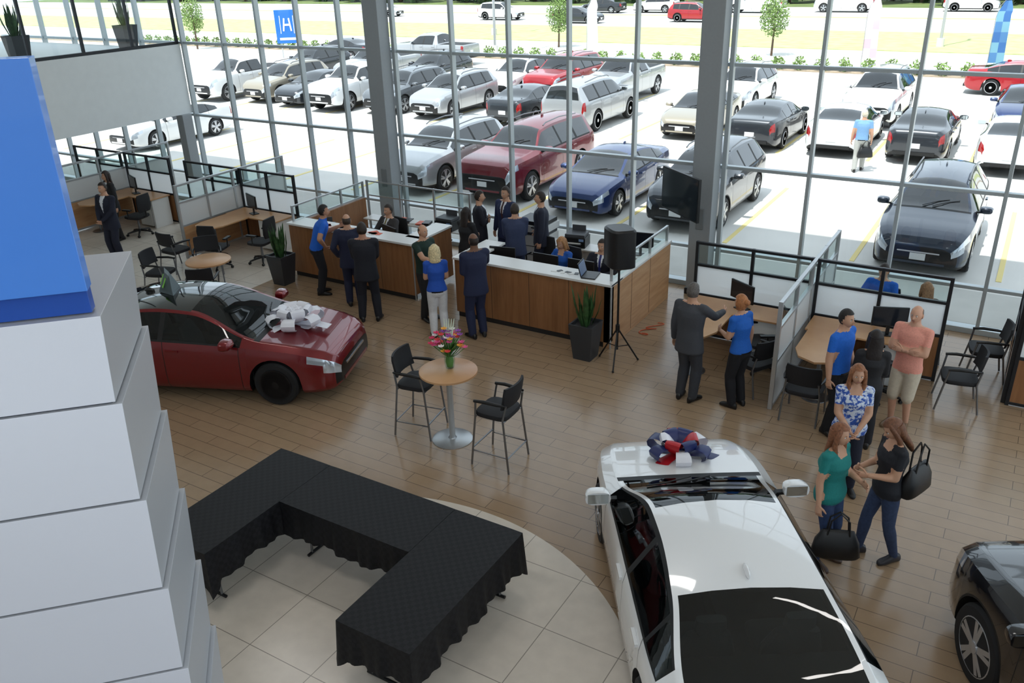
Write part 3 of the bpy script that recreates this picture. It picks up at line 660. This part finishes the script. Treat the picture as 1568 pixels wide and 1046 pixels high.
for (xa,ya,xb,yb) in((-12.69,12.1,-12.69,14.3),(-12.69,14.45,-9.9,14.45)):
    n=3
    for k in range(n+1):
        x=xa+(xb-xa)*k/n; y=ya+(yb-ya)*k/n; g.bx(x-.02,x+.02,y-.02,y+.02,1.12 if xa==xb else 0,1.48,alu)
    for z in (1.46,1.14): g.bx(min(xa,xb)-.015,max(xa,xb)+.015,min(ya,yb)-.015,max(ya,yb)+.015,z-.015,z+.015,alu)
    g.sheet(xa,ya,xb,yb,1.15,1.46,gg)
g.obj('glass_rail',smooth=0)
frost=glassmat('frosted_glass',frost=.92,col=(250,252,252))
def partition(x0,y0,x1,y1,fr=dframe,n=2,h=1.66,base=woodp,solid=False):
    g=MB(); L_=math.hypot(x1-x0,y1-y0); a=math.atan2(y1-y0,x1-x0)
    for k in range(n+1): g.bx(L_*k/n-.025,L_*k/n+.025,-.03,.03,0,h,fr)
    for z in(.04,.74,1.26,h-.025): g.bx(0,L_,-.028,.028,z-.022,z+.022,fr)
    g.bx(0,L_,-.02,.02,.05,.73,base)
    if solid: g.bx(0,L_,-.012,.012,.76,1.24,mat('laminate_grey',(206,208,208),.4))
    else: g.sheet(0,0,L_,0,.76,1.24,frost)
    g.sheet(0,0,L_,0,1.28,h-.04,gg)
    return g.obj('cubicle_partition',(x0,y0,0),a,smooth=0,bevel=.004)
partition(-4.4,13.0,-2.55,13.0); partition(-2.45,13.0,-.6,13.0)
lg=mat('laminate_grey',(206,208,208),.4)
partition(-2.5,11.0,-2.5,14.6,fr=alu,n=4,base=lg,solid=True)
partition(.4,12.7,2.3,12.7); partition(.35,12.75,.35,14.6,n=2)
partition(-15.7,13.5,-14.0,13.5); partition(-17.6,13.5,-15.8,13.5); partition(-15.75,11.7,-15.75,14.9,fr=alu,n=4,base=maple,solid=True)
partition(-19.9,13.5,-18.2,13.5); partition(-20,11.7,-20,14.9,fr=alu,n=3,base=maple,solid=True); partition(-22,13.5,-20.1,13.5)
def L_desk(x,y,mirror=1):
    g=MB(); s=mirror
    g.bx(0,s*1.6,-.6,-.02,.72,.75,maple)
    pts=[(s*.05,-.55),(s*.05,-1.35),(s*.15,-1.6),(s*.4,-1.72),(s*.65,-1.6),(s*.75,-1.35),(s*.75,-.55)]
    n=len(pts); vs=[(a,b,.72) for a,b in pts]+[(a,b,.752) for a,b in pts]
    g.add(vs,[tuple(range(n-1,-1,-1)),tuple(range(n,2*n))]+[(i,(i+1)%n,n+(i+1)%n,n+i) for i in range(n)],maple)
    g.tube([(s*.4,-1.3,.0),(s*.4,-1.3,.72)],.03,met,12); g.bx(s*1.5,s*1.56,-.55,-.05,0,.72,lam); g.bx(s*1.0,s*1.45,-.55,-.05,.05,.7,lam)
    g.lathe((s*.4,-1.3,0),[(.2,0),(.2,.012),(.05,.02)],met)
    return g.obj('office_desk',(x,y,0),smooth=0,bevel=.004)
L_desk(-4.3,12.95,1); L_desk(-2.42,12.95,1); L_desk(-15.65,13.45,1); L_desk(-19.9,13.45,1)
def monitor(loc,rz,z=.75):
    g=MB(); g.box((0,0,.3),(.5,.03,.3),blkp); g.box((0,-.017,.3),(.47,.004,.27),mat('screen_glass',(30,34,42),.1)); g.box((0,.02,.12),(.05,.03,.2),blkp); g.box((0,.02,.008),(.22,.16,.015),blkp)
    return g.obj('monitor',(*loc,z),rad(rz),smooth=0,bevel=.004)
def laptop(loc,rz,z=.75):
    g=MB(); g.box((0,0,.01),(.34,.24,.018),blkp); M=Matrix.Rotation(rad(-15),3,'X'); g.box((0,.15,.13),(.34,.012,.23),blkp,M=M); g.box((0,.143,.13),(.31,.004,.2),mat('screen_lit',(90,110,140),.2,emit=.2),M=M)
    return g.obj('laptop',(*loc,z),rad(rz),smooth=0)
def printer(loc,rz,z):
    g=MB(); pg=mat('printer_grey',(70,72,76),.5); g.bx(-.22,.22,-.18,.18,0,.2,blkp); g.bx(-.2,.2,-.16,.16,.2,.26,pg); g.box((0,-.2,.09),(.3,.12,.015),pg); g.box((0,.16,.3),(.28,.02,.14),pg); g.box((0,-.19,.1),(.26,.08,.012),mat('paper_white',(230,230,228),.6)); g.box((.14,-.184,.16),(.1,.01,.05),mat('screen_lit',(90,110,140),.2,emit=.2))
    return g.obj('desktop_printer',(*loc,z),rad(rz),smooth=0,bevel=.008)
printer((-7.35,14.4),10,.74); printer((-10.3,14.17),0,.74); printer((-12.3,12.6),40,.74)
monitor((-3.5,12.65),-30); monitor((-1.3,12.65),20); monitor((-15.0,13.1),-20); monitor((-19.2,13.1),-20); monitor((-6.0,14.4),10,.74)
monitor((-10.6,12.6),160,.74); monitor((-7.0,12.5),180,.74); monitor((-6.3,12.5),180,.74); monitor((-7.9,12.5),190,.74); laptop((-5.85,11.97),100,1.15); laptop((-6.65,14.4),0,.74)
for (x,y,r) in((-3.0,12.2,120),(-1.2,12.1,130),(-14.0,12.3,100),(-14.6,11.6,20),(-18.3,12.4,100),(-10.2,13.6,0),(-7.8,13.6,170)): task_chair((x,y),r)
for (x,y,r) in((-2.9,11.5,60),(-2.05,11.0,0),(0.0,13.5,100),(-15.3,11.1,0),(-.25,12.35,100)): chair('guest_chair',(x,y),r)
pp=mat('paper_white',(230,230,228),.6); po=mat('paper_orange',(220,90,50),.5)
g=MB()
for k in range(9): g.box((-11.9+random.random()*1.6,12.15+random.random()*.1,1.153),(.2,.14,.004),pp if k%3 else po,rz=random.random()*3)
g.obj('brochures',smooth=0)
g=MB()
for k in range(6): g.box((-11.7+k*.17,14.17,.752+.02*(k%3)),(.16,.24,.02+.03*(k%2)),[pp,po,blkp][k%3],rz=random.random()*.3)
g.obj('paper_stack',smooth=0)
g=MB()
for k in range(6): g.box((-6.5+k*.08,11.9+.05*(k%2),1.153),(.1,.07,.005),[pp,blkp][k%2],rz=k)
g.obj('business_cards',smooth=0)
g=MB(); cw=mat('copier_white',(205,206,205),.4); g.bx(-.32,.32,-.3,.3,.05,.78,cw); g.bx(-.34,.34,-.32,.3,.86,1.0,cw); g.bx(-.3,.3,-.26,.28,.78,.86,mat('copier_dark',(60,62,66),.5)); g.bx(-.34,.3,-.28,.28,1.0,1.08,blkp); g.box((.2,-.36,1.0),(.26,.12,.03),blkp)
for z in(.2,.38,.56): g.bx(-.28,.28,-.31,-.295,z,z+.012,blkp)
for sx in(-.25,.25):
    for sy in(-.22,.22): g.lathe((sx,sy,.025),[(.025,-.02),(.025,.02)],blkp,'x',10)
g.obj('copier',(-8.4,14.7,0),smooth=0,bevel=.01)
g=MB()
for k in range(3):
    a=rad(-75+120*k); g.tube([(0,0,.62),(.36*math.cos(a),.36*math.sin(a),.02)],.013,blkp,8); g.tube([(0,0,.3),(.2*math.cos(a),.2*math.sin(a),.3)],.008,blkp,6); g.sph((.36*math.cos(a),.36*math.sin(a),.022),.02,blkp,8,6)
g.tube([(0,0,.25),(0,0,1.7)],.018,blkp,10); g.tube([(0,0,.55),(0,0,.68)],.035,blkp,10)
g.loft([((0,0,1.66),(.13,.12,0),(-.15,.13,0)),((0,0,1.68),(.15,.13,0),(-.17,.15,0)),((0,0,2.24),(.15,.13,0),(-.17,.15,0)),((0,0,2.27),(.13,.11,0),(-.15,.13,0))],blkp,16,sq=.5)
g.obj('pa_speaker',(-5.05,11.32,0),smooth=40)
g=MB(); pts=[]
for k in range(40):
    t=k/39; pts.append((-5.15+.10*math.sin(t*16)+.1*t,12.5+.6*t+.08*math.cos(t*14),.012))
g.tube(pts,.008,mat('cord_orange',(205,90,50),.5),6); g.obj('extension_cord',smooth=50)
g=MB(); g.box((0,0,0),(1.2,.05,.76),blkp); g.box((0,-.027,0),(1.15,.004,.71),mat('tv_screen',(38,46,50),.08)); g.box((0,.06,0),(.3,.08,.25),blkp); g.tube([(0,.08,0),(.1,.2,0),(.12,.3,0)],.03,blkp,8)
g.obj('wall_tv',(-5.15,14.1,2.1),rad(-38),smooth=0,bevel=.006)

def bow(name,loc,mats,size=.3,n=12,rz=0,tilt=(0,0)):
    g=MB()
    for k in range(n):
        lay=k//6; a=2*math.pi*(k%6)/6+lay*.5+rz; up=.25+lay*.55; r=size*(1-.22*lay); wd=size*.24
        d=Vector((math.cos(a)*math.cos(up),math.sin(a)*math.cos(up),math.sin(up))); s=Vector((-math.sin(a),math.cos(a),0)); q=s.cross(d)
        rings=[]
        for j in range(13):
            t=2*math.pi*j/12; x=(1-math.cos(t))*.5*r; y=-math.sin(t)*r*.28*(.4+.6*(1-math.cos(t))/2)
            p=d*x+q*y; tx=(d*math.sin(t)*.5-q*math.cos(t)*.28).normalized(); nrm_=s.cross(tx)
            rings.append((p+Vector((0,0,.03)),s*wd*(.35+.65*(1-math.cos(t))/2),nrm_*.004))
        g.loft(rings,mats[k%len(mats)],8,caps=False)
    for k in range(3):
        a=rz+k*2.1+.3; d=Vector((math.cos(a),math.sin(a),0)); s=Vector((-math.sin(a),math.cos(a),0))
        g.loft([(d*0+Vector((0,0,.03)),s*size*.15,Vector((0,0,.004))),(d*size*.7+Vector((0,0,.05)),s*size*.2,Vector((0,0,.004))),(d*size*1.25+Vector((0,0,.01)),s*size*.2,Vector((0,0,.004)))],mats[k%len(mats)],8)
    g.sph((0,0,.07),size*.14,mats[0],10,8)
    o=g.obj(name,loc,0,smooth=50); o.rotation_euler=(rad(tilt[0]),rad(tilt[1]),0); return o

# ================= INDOOR CARS =================
def paint(n,c,met_=.3,r=.3): return mat('paint_'+n,c,r,met_,coat=1)
red=paint('deep_red',(118,8,20),.4); wht=paint('white',(232,233,234),0,.25); nblk=paint('black',(12,13,20),.2,.2)
tg=glassmat('tinted_car_glass',(128,140,142),refl=.9,base=.07)
R1=Vector((-10.6,7.97,0))
car('sedan','sedan',red,R1,rad(22),roof=mat('roof_black',(10,10,12),.05,coat=1),rim=mat('rim_black',(34,34,37),.3,.5),plates=False,tint=tg,cabin=True)
car('sedan','sedan',wht,(-1.79,6.40,0),rad(122.8),plates=False,ditch=True,tint=tg,cabin=True)
car('suv','suv',nblk,(1.95,6.15,0),rad(120),plates=False)
ws_=mat('ribbon_white',(232,232,240),.35); rr_=mat('ribbon_red',(180,22,34),.35); rb_=mat('ribbon_blue',(28,40,96),.35)
f1=Vector((math.cos(rad(22)),math.sin(rad(22)),0)); p=R1+f1*1.5; bow('gift_bow',(p.x,p.y,.93),[ws_],.45,18)
f2=Vector((math.cos(rad(122.8)),math.sin(rad(122.8)),0)); p=Vector((-1.79,6.40,0))+f2*1.72; bow('gift_bow',(p.x,p.y,.91),[rb_,ws_,rr_,rb_],.36,12)
g=MB(); p=R1-f1*.5
g.loft([((0,0,0),(.30,0,0),(0,.16,0)),((0,0,.04),(.28,0,0),(0,.15,0)),((0,0,.30),(.24,0,0),(0,.03,0))],mat('sign_dark',(84,98,102),.4),4)
g.box((.02,-.075,.17),(.26,.006,.16),mat('sign_green',(120,190,70),.5,emit=.1),M=Matrix.Rotation(rad(-25),3,'X')); g.obj('roof_sign',(p.x,p.y,1.43),rad(-30),smooth=0)

# ================= PEOPLE =================
BP=(22,96,200); NV=(28,34,60); DK=(26,27,34)
person('man_in_polo',(-11.5,11.45,0),-45,1.8,top=BP,bot=DK,sleeve='short',L='reach',R='hip',lean=.35,hair=(28,22,20),skin=(186,138,110))
person('man_in_suit',(-10.5,11.3,0),40,1.78,top=NV,bot=NV,suit=True,hs='bald',hair=(60,48,40),L='pocket',R='counter')
person('man_in_suit',(-9.75,10.85,0),35,1.84,top=(24,26,36),bot=(24,26,36),suit=True,L='clasp',R='clasp',skin=(180,130,104),stance=.14)
person('seated_man',(-11.2,13.35,0),170,1.78,top=(58,56,58),bot=DK,suit=True,tie=(120,110,60),sit=True,L='desk',R='desk')
person('man_in_suit',(-9.2,13.75,0),-60,1.78,top=(28,30,42),bot=(28,30,42),suit=True,L='fold',R='fold')
person('man_in_suit',(-8.75,14.05,0),170,1.84,top=(36,48,84),bot=(36,48,84),suit=True,tie=(70,40,40),L='hang',R='hang')
person('man_in_suit',(-7.9,13.95,0),120,1.86,top=(34,38,56),bot=(34,38,56),suit=True,tie=(60,60,100),L='hang',R='pocket')
person('man_in_suit',(-8.1,13.3,0),35,1.76,top=(52,62,92),bot=(52,62,92),suit=True,L='clasp',R='clasp',hair=(50,40,32))
person('woman_in_suit',(-8.95,12.9,0),-10,1.68,'f',top=(24,24,28),bot=(24,24,28),suit=True,hs='long',hair=(34,24,20),L='fold',R='fold')
person('woman_in_polo',(-8.2,10.85,0),40,1.66,'f',top=(30,80,176),bot=(212,212,214),sleeve='short',hs='bob',hair=(218,200,156),L='hold',R='hold')
person('man_in_polo',(-8.85,11.4,0),-100,1.78,top=(20,46,38),bot=(30,30,32),sleeve='short',hs='bald',hair=(90,70,60),L='hold',R='reach')
person('man_in_suit',(-7.6,11.15,0),60,1.86,top=(28,36,66),bot=(28,36,66),suit=True,L='hold',R='counter',hs='bald',hair=(40,30,26),skin=(120,84,64))
person('seated_woman',(-7.05,13.25,0),170,1.68,'f',top=(30,90,180),bot=DK,sleeve='short',sit=True,hs='bob',hair=(176,128,84),L='desk',R='desk',hpitch=-15)
person('seated_man',(-6.25,13.25,0),185,1.76,top=(28,30,44),bot=DK,suit=True,tie=(40,50,120),sit=True,L='desk',R='desk')
for (x,y,r) in((-11.2,13.35,170),(-7.05,13.25,170),(-6.25,13.25,185)): task_chair((x,y),r)
person('man_in_suit',(-3.65,10.7,0),-10,1.82,top=(64,66,72),bot=(54,56,62),suit=True,L='hang',R='reach',hair=(90,84,80),hs='short')
person('woman_in_polo',(-2.95,10.85,0),65,1.7,'f',top=(24,94,184),bot=(22,22,28),sleeve='short',hs='bun',hair=(170,110,66),L='hold',R='hang',lean=.1)
person('man_in_polo',(-1.62,10.75,0),-110,1.8,top=(24,100,200),bot=(22,22,26),sleeve='short',L='pocket',R='hang',hair=(30,24,22))
person('woman_in_dress_shirt',(-1.2,10.55,0),15,1.66,'f',top=(30,30,34),bot=(24,24,30),sleeve='long',hs='long',hair=(30,22,20),L='hold',R='hold')
person('man_in_shorts',(-.85,11.35,0),165,1.78,top=(230,156,138),bot=(200,188,168),sleeve='short',shorts=True,belt=False,L='fold',R='fold',hs='bald',hair=(150,145,140),skin=(206,158,132),shoe=(120,96,72))
person('woman_in_floral_blouse',(-1.2,9.4,0),-160,1.70,'f',top=(44,84,170),floral=(214,222,236),bot=(28,32,48),sleeve='short',hs='long',hair=(140,90,58),L='clasp',R='clasp',belt=False,bulk=1.22)
person('woman_in_jeans',(-1.1,7.95,0),-110,1.70,'f',top=(24,122,118),bot=(44,62,98),sleeve='short',jeans=True,hs='long',hair=(130,82,54),L='hold',R='hang',belt=False,shoe=(70,50,40),bulk=1.25)
person('woman_in_jeans',(-.6,8.3,0),125,1.73,'f',top=(30,31,38),bot=(50,64,94),sleeve='short',jeans=True,hs='long',hair=(110,70,46),L='hold',R='hold',belt=False,stride=.3,hpitch=-25,shoe=(50,50,56),bulk=1.18)
person('woman_in_suit',(-18.4,11.9,0),170,1.66,'f',top=(26,26,30),bot=(26,26,30),suit=True,hs='long',hair=(40,26,20),L='hang',R='hold')
person('man_in_suit',(-17.0,10.85,0),-170,1.78,top=(26,30,48),bot=(26,30,48),suit=True,L='clasp',R='clasp')
person('seated_man',(-1.65,14.1,0),170,1.76,top=(26,94,194),bot=DK,sleeve='short',sit=True,L='desk',R='desk')
person('seated_woman',(-.95,13.7,0),30,1.66,'f',top=(90,70,60),bot=DK,sleeve='short',sit=True,hs='bob',hair=(150,110,80),L='desk',R='desk')
chair('guest_chair',(-1.65,14.1),170); chair('guest_chair',(-.95,13.7),30)
person('pedestrian',(-4.2,26.0,0),10,1.72,'m',top=(120,160,200),bot=(170,170,165),sleeve='short',hs='short',hair=(200,190,170),L='hang',R='hang',stride=.3)
def handbag(loc,rz,s=1.0,sl=.48):
    g=MB(); m=mat('bag_black',(16,16,18),.45)
    g.loft([((0,0,0),(.2,0,0),(0,.07,0)),((0,0,.03),(.22,0,0),(0,.09,0)),((0,0,.16),(.2,0,0),(0,.08,0)),((0,0,.27),(.15,0,0),(0,.03,0)),((0,0,.29),(.14,0,0),(0,.012,0))],m,20,sq=.6)
    for y in(-.03,.03): g.tube([(-.1,y,.24),(-.08,y*1.2,.24+(sl-.24)*.7),(0,y*.6,sl),(.08,y*1.2,.24+(sl-.24)*.7),(.1,y,.24)],.009,m,6)
    return g.obj('handbag',loc,rad(rz),smooth=50,scale=s)
handbag((-.36,8.40,.88),70,1.1,.52); handbag((-.93,7.72,.30),20,1.1); handbag((-4.05,25.95,.42),30)

# ================= EXTERIOR =================
conc=mat('concrete_lot',(212,209,203),.85,noise=.06,nscale=.6)
g=MB(); g.bx(-120,60,YW+.1,46.5,-.12,-.01,conc); g.bx(XR+.2,60,-30,YW+.1,-.12,-.01,conc); g.bx(-120,XL-.2,-30,YW+.1,-.12,-.01,conc); g.obj('ground_parking_lot',smooth=0)
grass=mat('grass',(178,184,128),.95,noise=.2,nscale=1.2); road=mat('road_concrete',(206,204,198),.85,noise=.04,nscale=.3)
g=MB(); g.bx(-160,90,46.5,48.2,-.12,.02,mat('mulch',(160,142,120),.95,noise=.2,nscale=8)); g.bx(-160,90,48.2,57,-.12,-.02,road); g.bx(-160,90,57,69,-.12,.03,grass); g.bx(-160,90,69,94,-.12,.0,road); g.bx(-160,90,81,82,0,.02,grass); g.bx(-160,90,94,240,-.12,.05,mat('grass_dark',(110,126,72),.95,noise=.2,nscale=.5)); g.obj('ground_roadside',smooth=0)
yl=mat('line_yellow',(228,208,140),.8)
g=MB()
for k in range(-14,4):
    x=-.05+2.72*k; g.bx(x-.05,x+.05,18.0,23.3,-.01,.0,yl)
    g.bx(x-.05+1.3,x+.05+1.3,27.4,37.5,-.01,.0,yl)
g.obj('parking_lines',smooth=0)
g=MB(); g.bx(-40,10,YW+.1,17.0,-.01,.1,mat('sidewalk',(178,176,170),.85,noise=.05,nscale=2)); g.obj('sidewalk',smooth=0,bevel=.02)
P_=dict(w=paint('car_white',(225,226,226),0,.3),s=paint('car_silver',(178,180,182),.5),t=paint('car_tan',(170,160,142),.45),g=paint('car_grey',(110,114,118),.45),d=paint('car_dark',(44,48,54),.4),b=paint('car_blue',(36,56,104),.4),r=paint('car_red',(170,22,34),.3),m=paint('car_maroon',(118,24,36),.35),n=paint('car_navy',(28,42,62),.4),db=paint('car_steel',(96,112,136),.5))
S_,N_=-90,90
lots=[('suv','s',-14.7,20.4,S_),('big_suv','m',-12.1,20.7,S_),('sedan','b',-9.35,20.3,S_),('suv','d',-6.75,20.4,S_),('suv','n',-1.5,19.7,S_),('sedan','w',-27.4,20.8,S_),
('pickup','w',-33.6,30.0,S_),('suv','t',-30.9,30.3,S_),('sedan','d',-28.6,30.0,S_),('pickup','w',-26.2,30.0,S_),('suv','g',-23.6,30.1,S_),('suv','s',-21.0,29.9,S_),('sedan','d',-17.2,29.8,N_),('big_suv','s',-14.6,29.8,N_),('sedan','t',-10.4,30.2,S_),('sedan','d',-7.75,29.4,N_),('sedan','w',-5.3,29.6,N_),('sedan','d',-2.95,29.6,N_),('sedan','w',-.5,29.0,N_),
('suv','w',-20.9,35.2,S_),('big_suv','r',-18.8,35.5,S_),('pickup','s',-15.9,35.6,S_),('suv','w',-10.6,35.8,S_),('big_suv','w',-5.2,34.6,S_),('sedan','b',-.5,35.1,S_),('suv','d',-34.5,36,S_),('pickup','s',-30,36,S_),('suv','d',-26.2,35.8,S_),
('sedan','d',-38.5,43,180),('pickup','s',-31.7,43.3,180),('sedan','r',-.7,42.4,0),
('pickup','w',-17.3,88,180),('suv','w',-7,90,0),('suv','w',-34.7,85,180),('sedan','d',-40,84,180),('pickup','w',-25,86,180),('suv','w',-46,74,0),('sedan','d',-36.7,72,0),('suv','r',-27,75,0),('sedan','w',-62,76,0)]
NM={'sedan':'sedan','suv':'suv','big_suv':'suv','pickup':'pickup_truck'}
for k,c,x,y,r in lots:
    car('parked_'+NM[k] if y<50 else 'highway_'+NM[k],k,P_[c],(x,y,0),rad(r),scale=.94)
lf=mat('foliage',(120,146,80),.8,noise=.35,nscale=3); lf2=mat('foliage_dark',(64,92,44),.85,noise=.35,nscale=1.5); bark=mat('bark',(92,74,58),.9)
def leaves(g,c,r,n,m,sz):
    vs=[];fs=[]
    for k in range(n):
        d=Vector((random.gauss(0,1),random.gauss(0,1),random.gauss(0,1))).normalized()*random.random()**.4; p=Vector(c)+Vector((d.x*r[0],d.y*r[1],d.z*r[2]))
        a=Vector((random.gauss(0,1),random.gauss(0,1),random.gauss(0,1))).normalized(); b=a.orthogonal().normalized()*sz*.5; a=a*sz; i=len(vs); vs+=[p-a,p+b,p+a,p-b]; fs.append((i,i+1,i+2,i+3))
    g.add(vs,fs,m)
for (x,y,h) in((-14.2,52.8,3.4),(-28.8,53.6,3.2),(-54.7,45,3.6)):
    g=MB(); g.tube([(0,0,0),(.03,.02,h*.5),(0,0,h*.85)],[.07,.05,.02],bark,8)
    for k in range(6): a=k*1.05; g.tube([(0,0,h*.35+k*.12),(math.cos(a)*.5,math.sin(a)*.5,h*.6+k*.1)],[.025,.01],bark,5)
    leaves(g,(0,0,h*.64),(.85,.85,h*.36),1500,lf,.075); g.obj('young_tree',(x,y,0),smooth=0,norm=False)
g=MB()
for k in range(62): leaves(g,(-66+k*1.12,46.9,.35),(.38,.34,.36),110,lf,.09)
g.obj('shrub_row',smooth=0,norm=False)
g=MB()
for k in range(120):
    x=-150+k*2.0+random.random()*2; y=95.5+random.random()*10; h=5+random.random()*4
    g.tube([(x,y,0),(x,y,h*.6)],.25,bark,6); leaves(g,(x,y,h*.5),(2.6,2.0,h*.5),420,lf2,.6)
g.obj('tree_line',smooth=0,norm=False)
g=MB(); sb=mat('sign_blue',(30,110,200),.4); sw_=mat('sign_white',(240,240,240),.4); g.bx(-.75,.75,-.12,.12,.9,2.95,sb)
for s in(-1,1): g.bx(s*.5-.04,s*.5+.04,-.04,.04,0,.9,alu); g.box((s*.2,-.13,2.05),(.1,.02,.8),sw_,M=Matrix.Rotation(rad(-s*7),3,'Y'))
g.bx(-.17,.17,-.14,-.12,1.98,2.1,sw_); g.bx(-.55,.55,-.13,-.12,1.1,1.25,sw_)
for a,b in((-.45,-.41),(.41,.45)): g.bx(a,b,-.13,-.12,1.5,2.6,sw_)
g.obj('dealership_sign',(-43.2,43,0),rad(35),smooth=0,bevel=.02)
def flag(loc,cs,rz):
    g=MB(); g.tube([(0,0,0),(0,0,2.6),(.08,0,3.1),(.3,0,3.4)],[.02,.016,.012,.008],alu,6)
    vs=[];n=18
    for k in range(n+1):
        t=k/n; z=.6+2.75*t; wd=.66*(1-.15*t) if t<.85 else .66*.87*(1-(t-.85)/.15*.55); wv=.05*math.sin(t*7)
        x0_=.02+(.25*(t-.8)/.2 if t>.8 else 0); vs+=[(x0_,wv*.3,z),(x0_+wd*.5,wv*.7+.02,z),(x0_+wd,wv+.03,z)]
    ms=[mat('flag_%s'%(c,),c,.7) for c in cs]; fs=[];fm=[]
    for k in range(n):
        for j in range(2): fs.append((3*k+j,3*k+j+1,3*k+j+4,3*k+j+3)); fm.append(ms[(k//3+j)%len(ms)])
    g.add(vs,fs,fm); g.obj('feather_flag',loc,rad(rz),smooth=60,norm=False)
flag((-8.3,47.9,0),[(240,222,228),(236,190,200),(240,228,232)],10); flag((-2.6,47.6,0),[(80,130,180),(120,170,190),(60,110,170)],10); flag((-23.9,48,0),[(236,236,238),(226,230,234)],10)
for (x,y) in((-31,49),(-6,60),(-38,60)):
    g=MB(); g.tube([(0,0,0),(0,0,9)],[.09,.06],alu,10); g.box((0,.5,9),(.2,1.1,.12),alu); g.lathe((0,0,0),[(.22,0),(.22,.5)],conc); g.obj('street_light',(x,y,0),smooth=40)

# ================= LIGHT =================
w_=D.worlds.new('sky'); C.scene.world=w_; w_.use_nodes=True; bg=w_.node_tree.nodes['Background']; bg.inputs[0].default_value=(.80,.90,1,1); bg.inputs[1].default_value=1.5
s=D.lights.new('sun','SUN'); s.energy=5.2; s.angle=rad(1); s.color=(1,.96,.9); so=D.objects.new('sun',s); C.collection.objects.link(so); so.rotation_euler=Vector((.12,.40,-.9)).to_track_quat('-Z','Y').to_euler(); so.location=(0,-5,30)
def area(x,y,sx,sy,e,rz=0,col=(1,.97,.93)):
    l=D.lights.new('ceiling_light','AREA'); l.shape='RECTANGLE'; l.size=sx; l.size_y=sy; l.energy=e; l.color=col; o=D.objects.new('ceiling_light',l); C.collection.objects.link(o); o.location=(x,y,7.9); o.rotation_euler=(0,0,rad(rz))
for x,y in((-11,3),(-11,9),(-5,9),(1,9),(-5,3)): area(x,y,2.4,.3,30)
area(1.5,-2.5,3,2,200,col=(.9,.95,1)); area(-5,-3,3,2,130,col=(.9,.95,1))

cam=D.cameras.new('camera'); cam.sensor_width=36; cam.lens=29.92; cam.clip_end=500; co_=D.objects.new('camera',cam); C.collection.objects.link(co_)
M4=Matrix(((.8563,-.1947,.4787,0),(.5161,.3715,-.7720,0),(-.0276,.9078,.4184,6.1),(0,0,0,1))); co_.matrix_world=M4; C.scene.camera=co_
C.scene.view_settings.view_transform='Standard'; C.scene.view_settings.exposure=.12
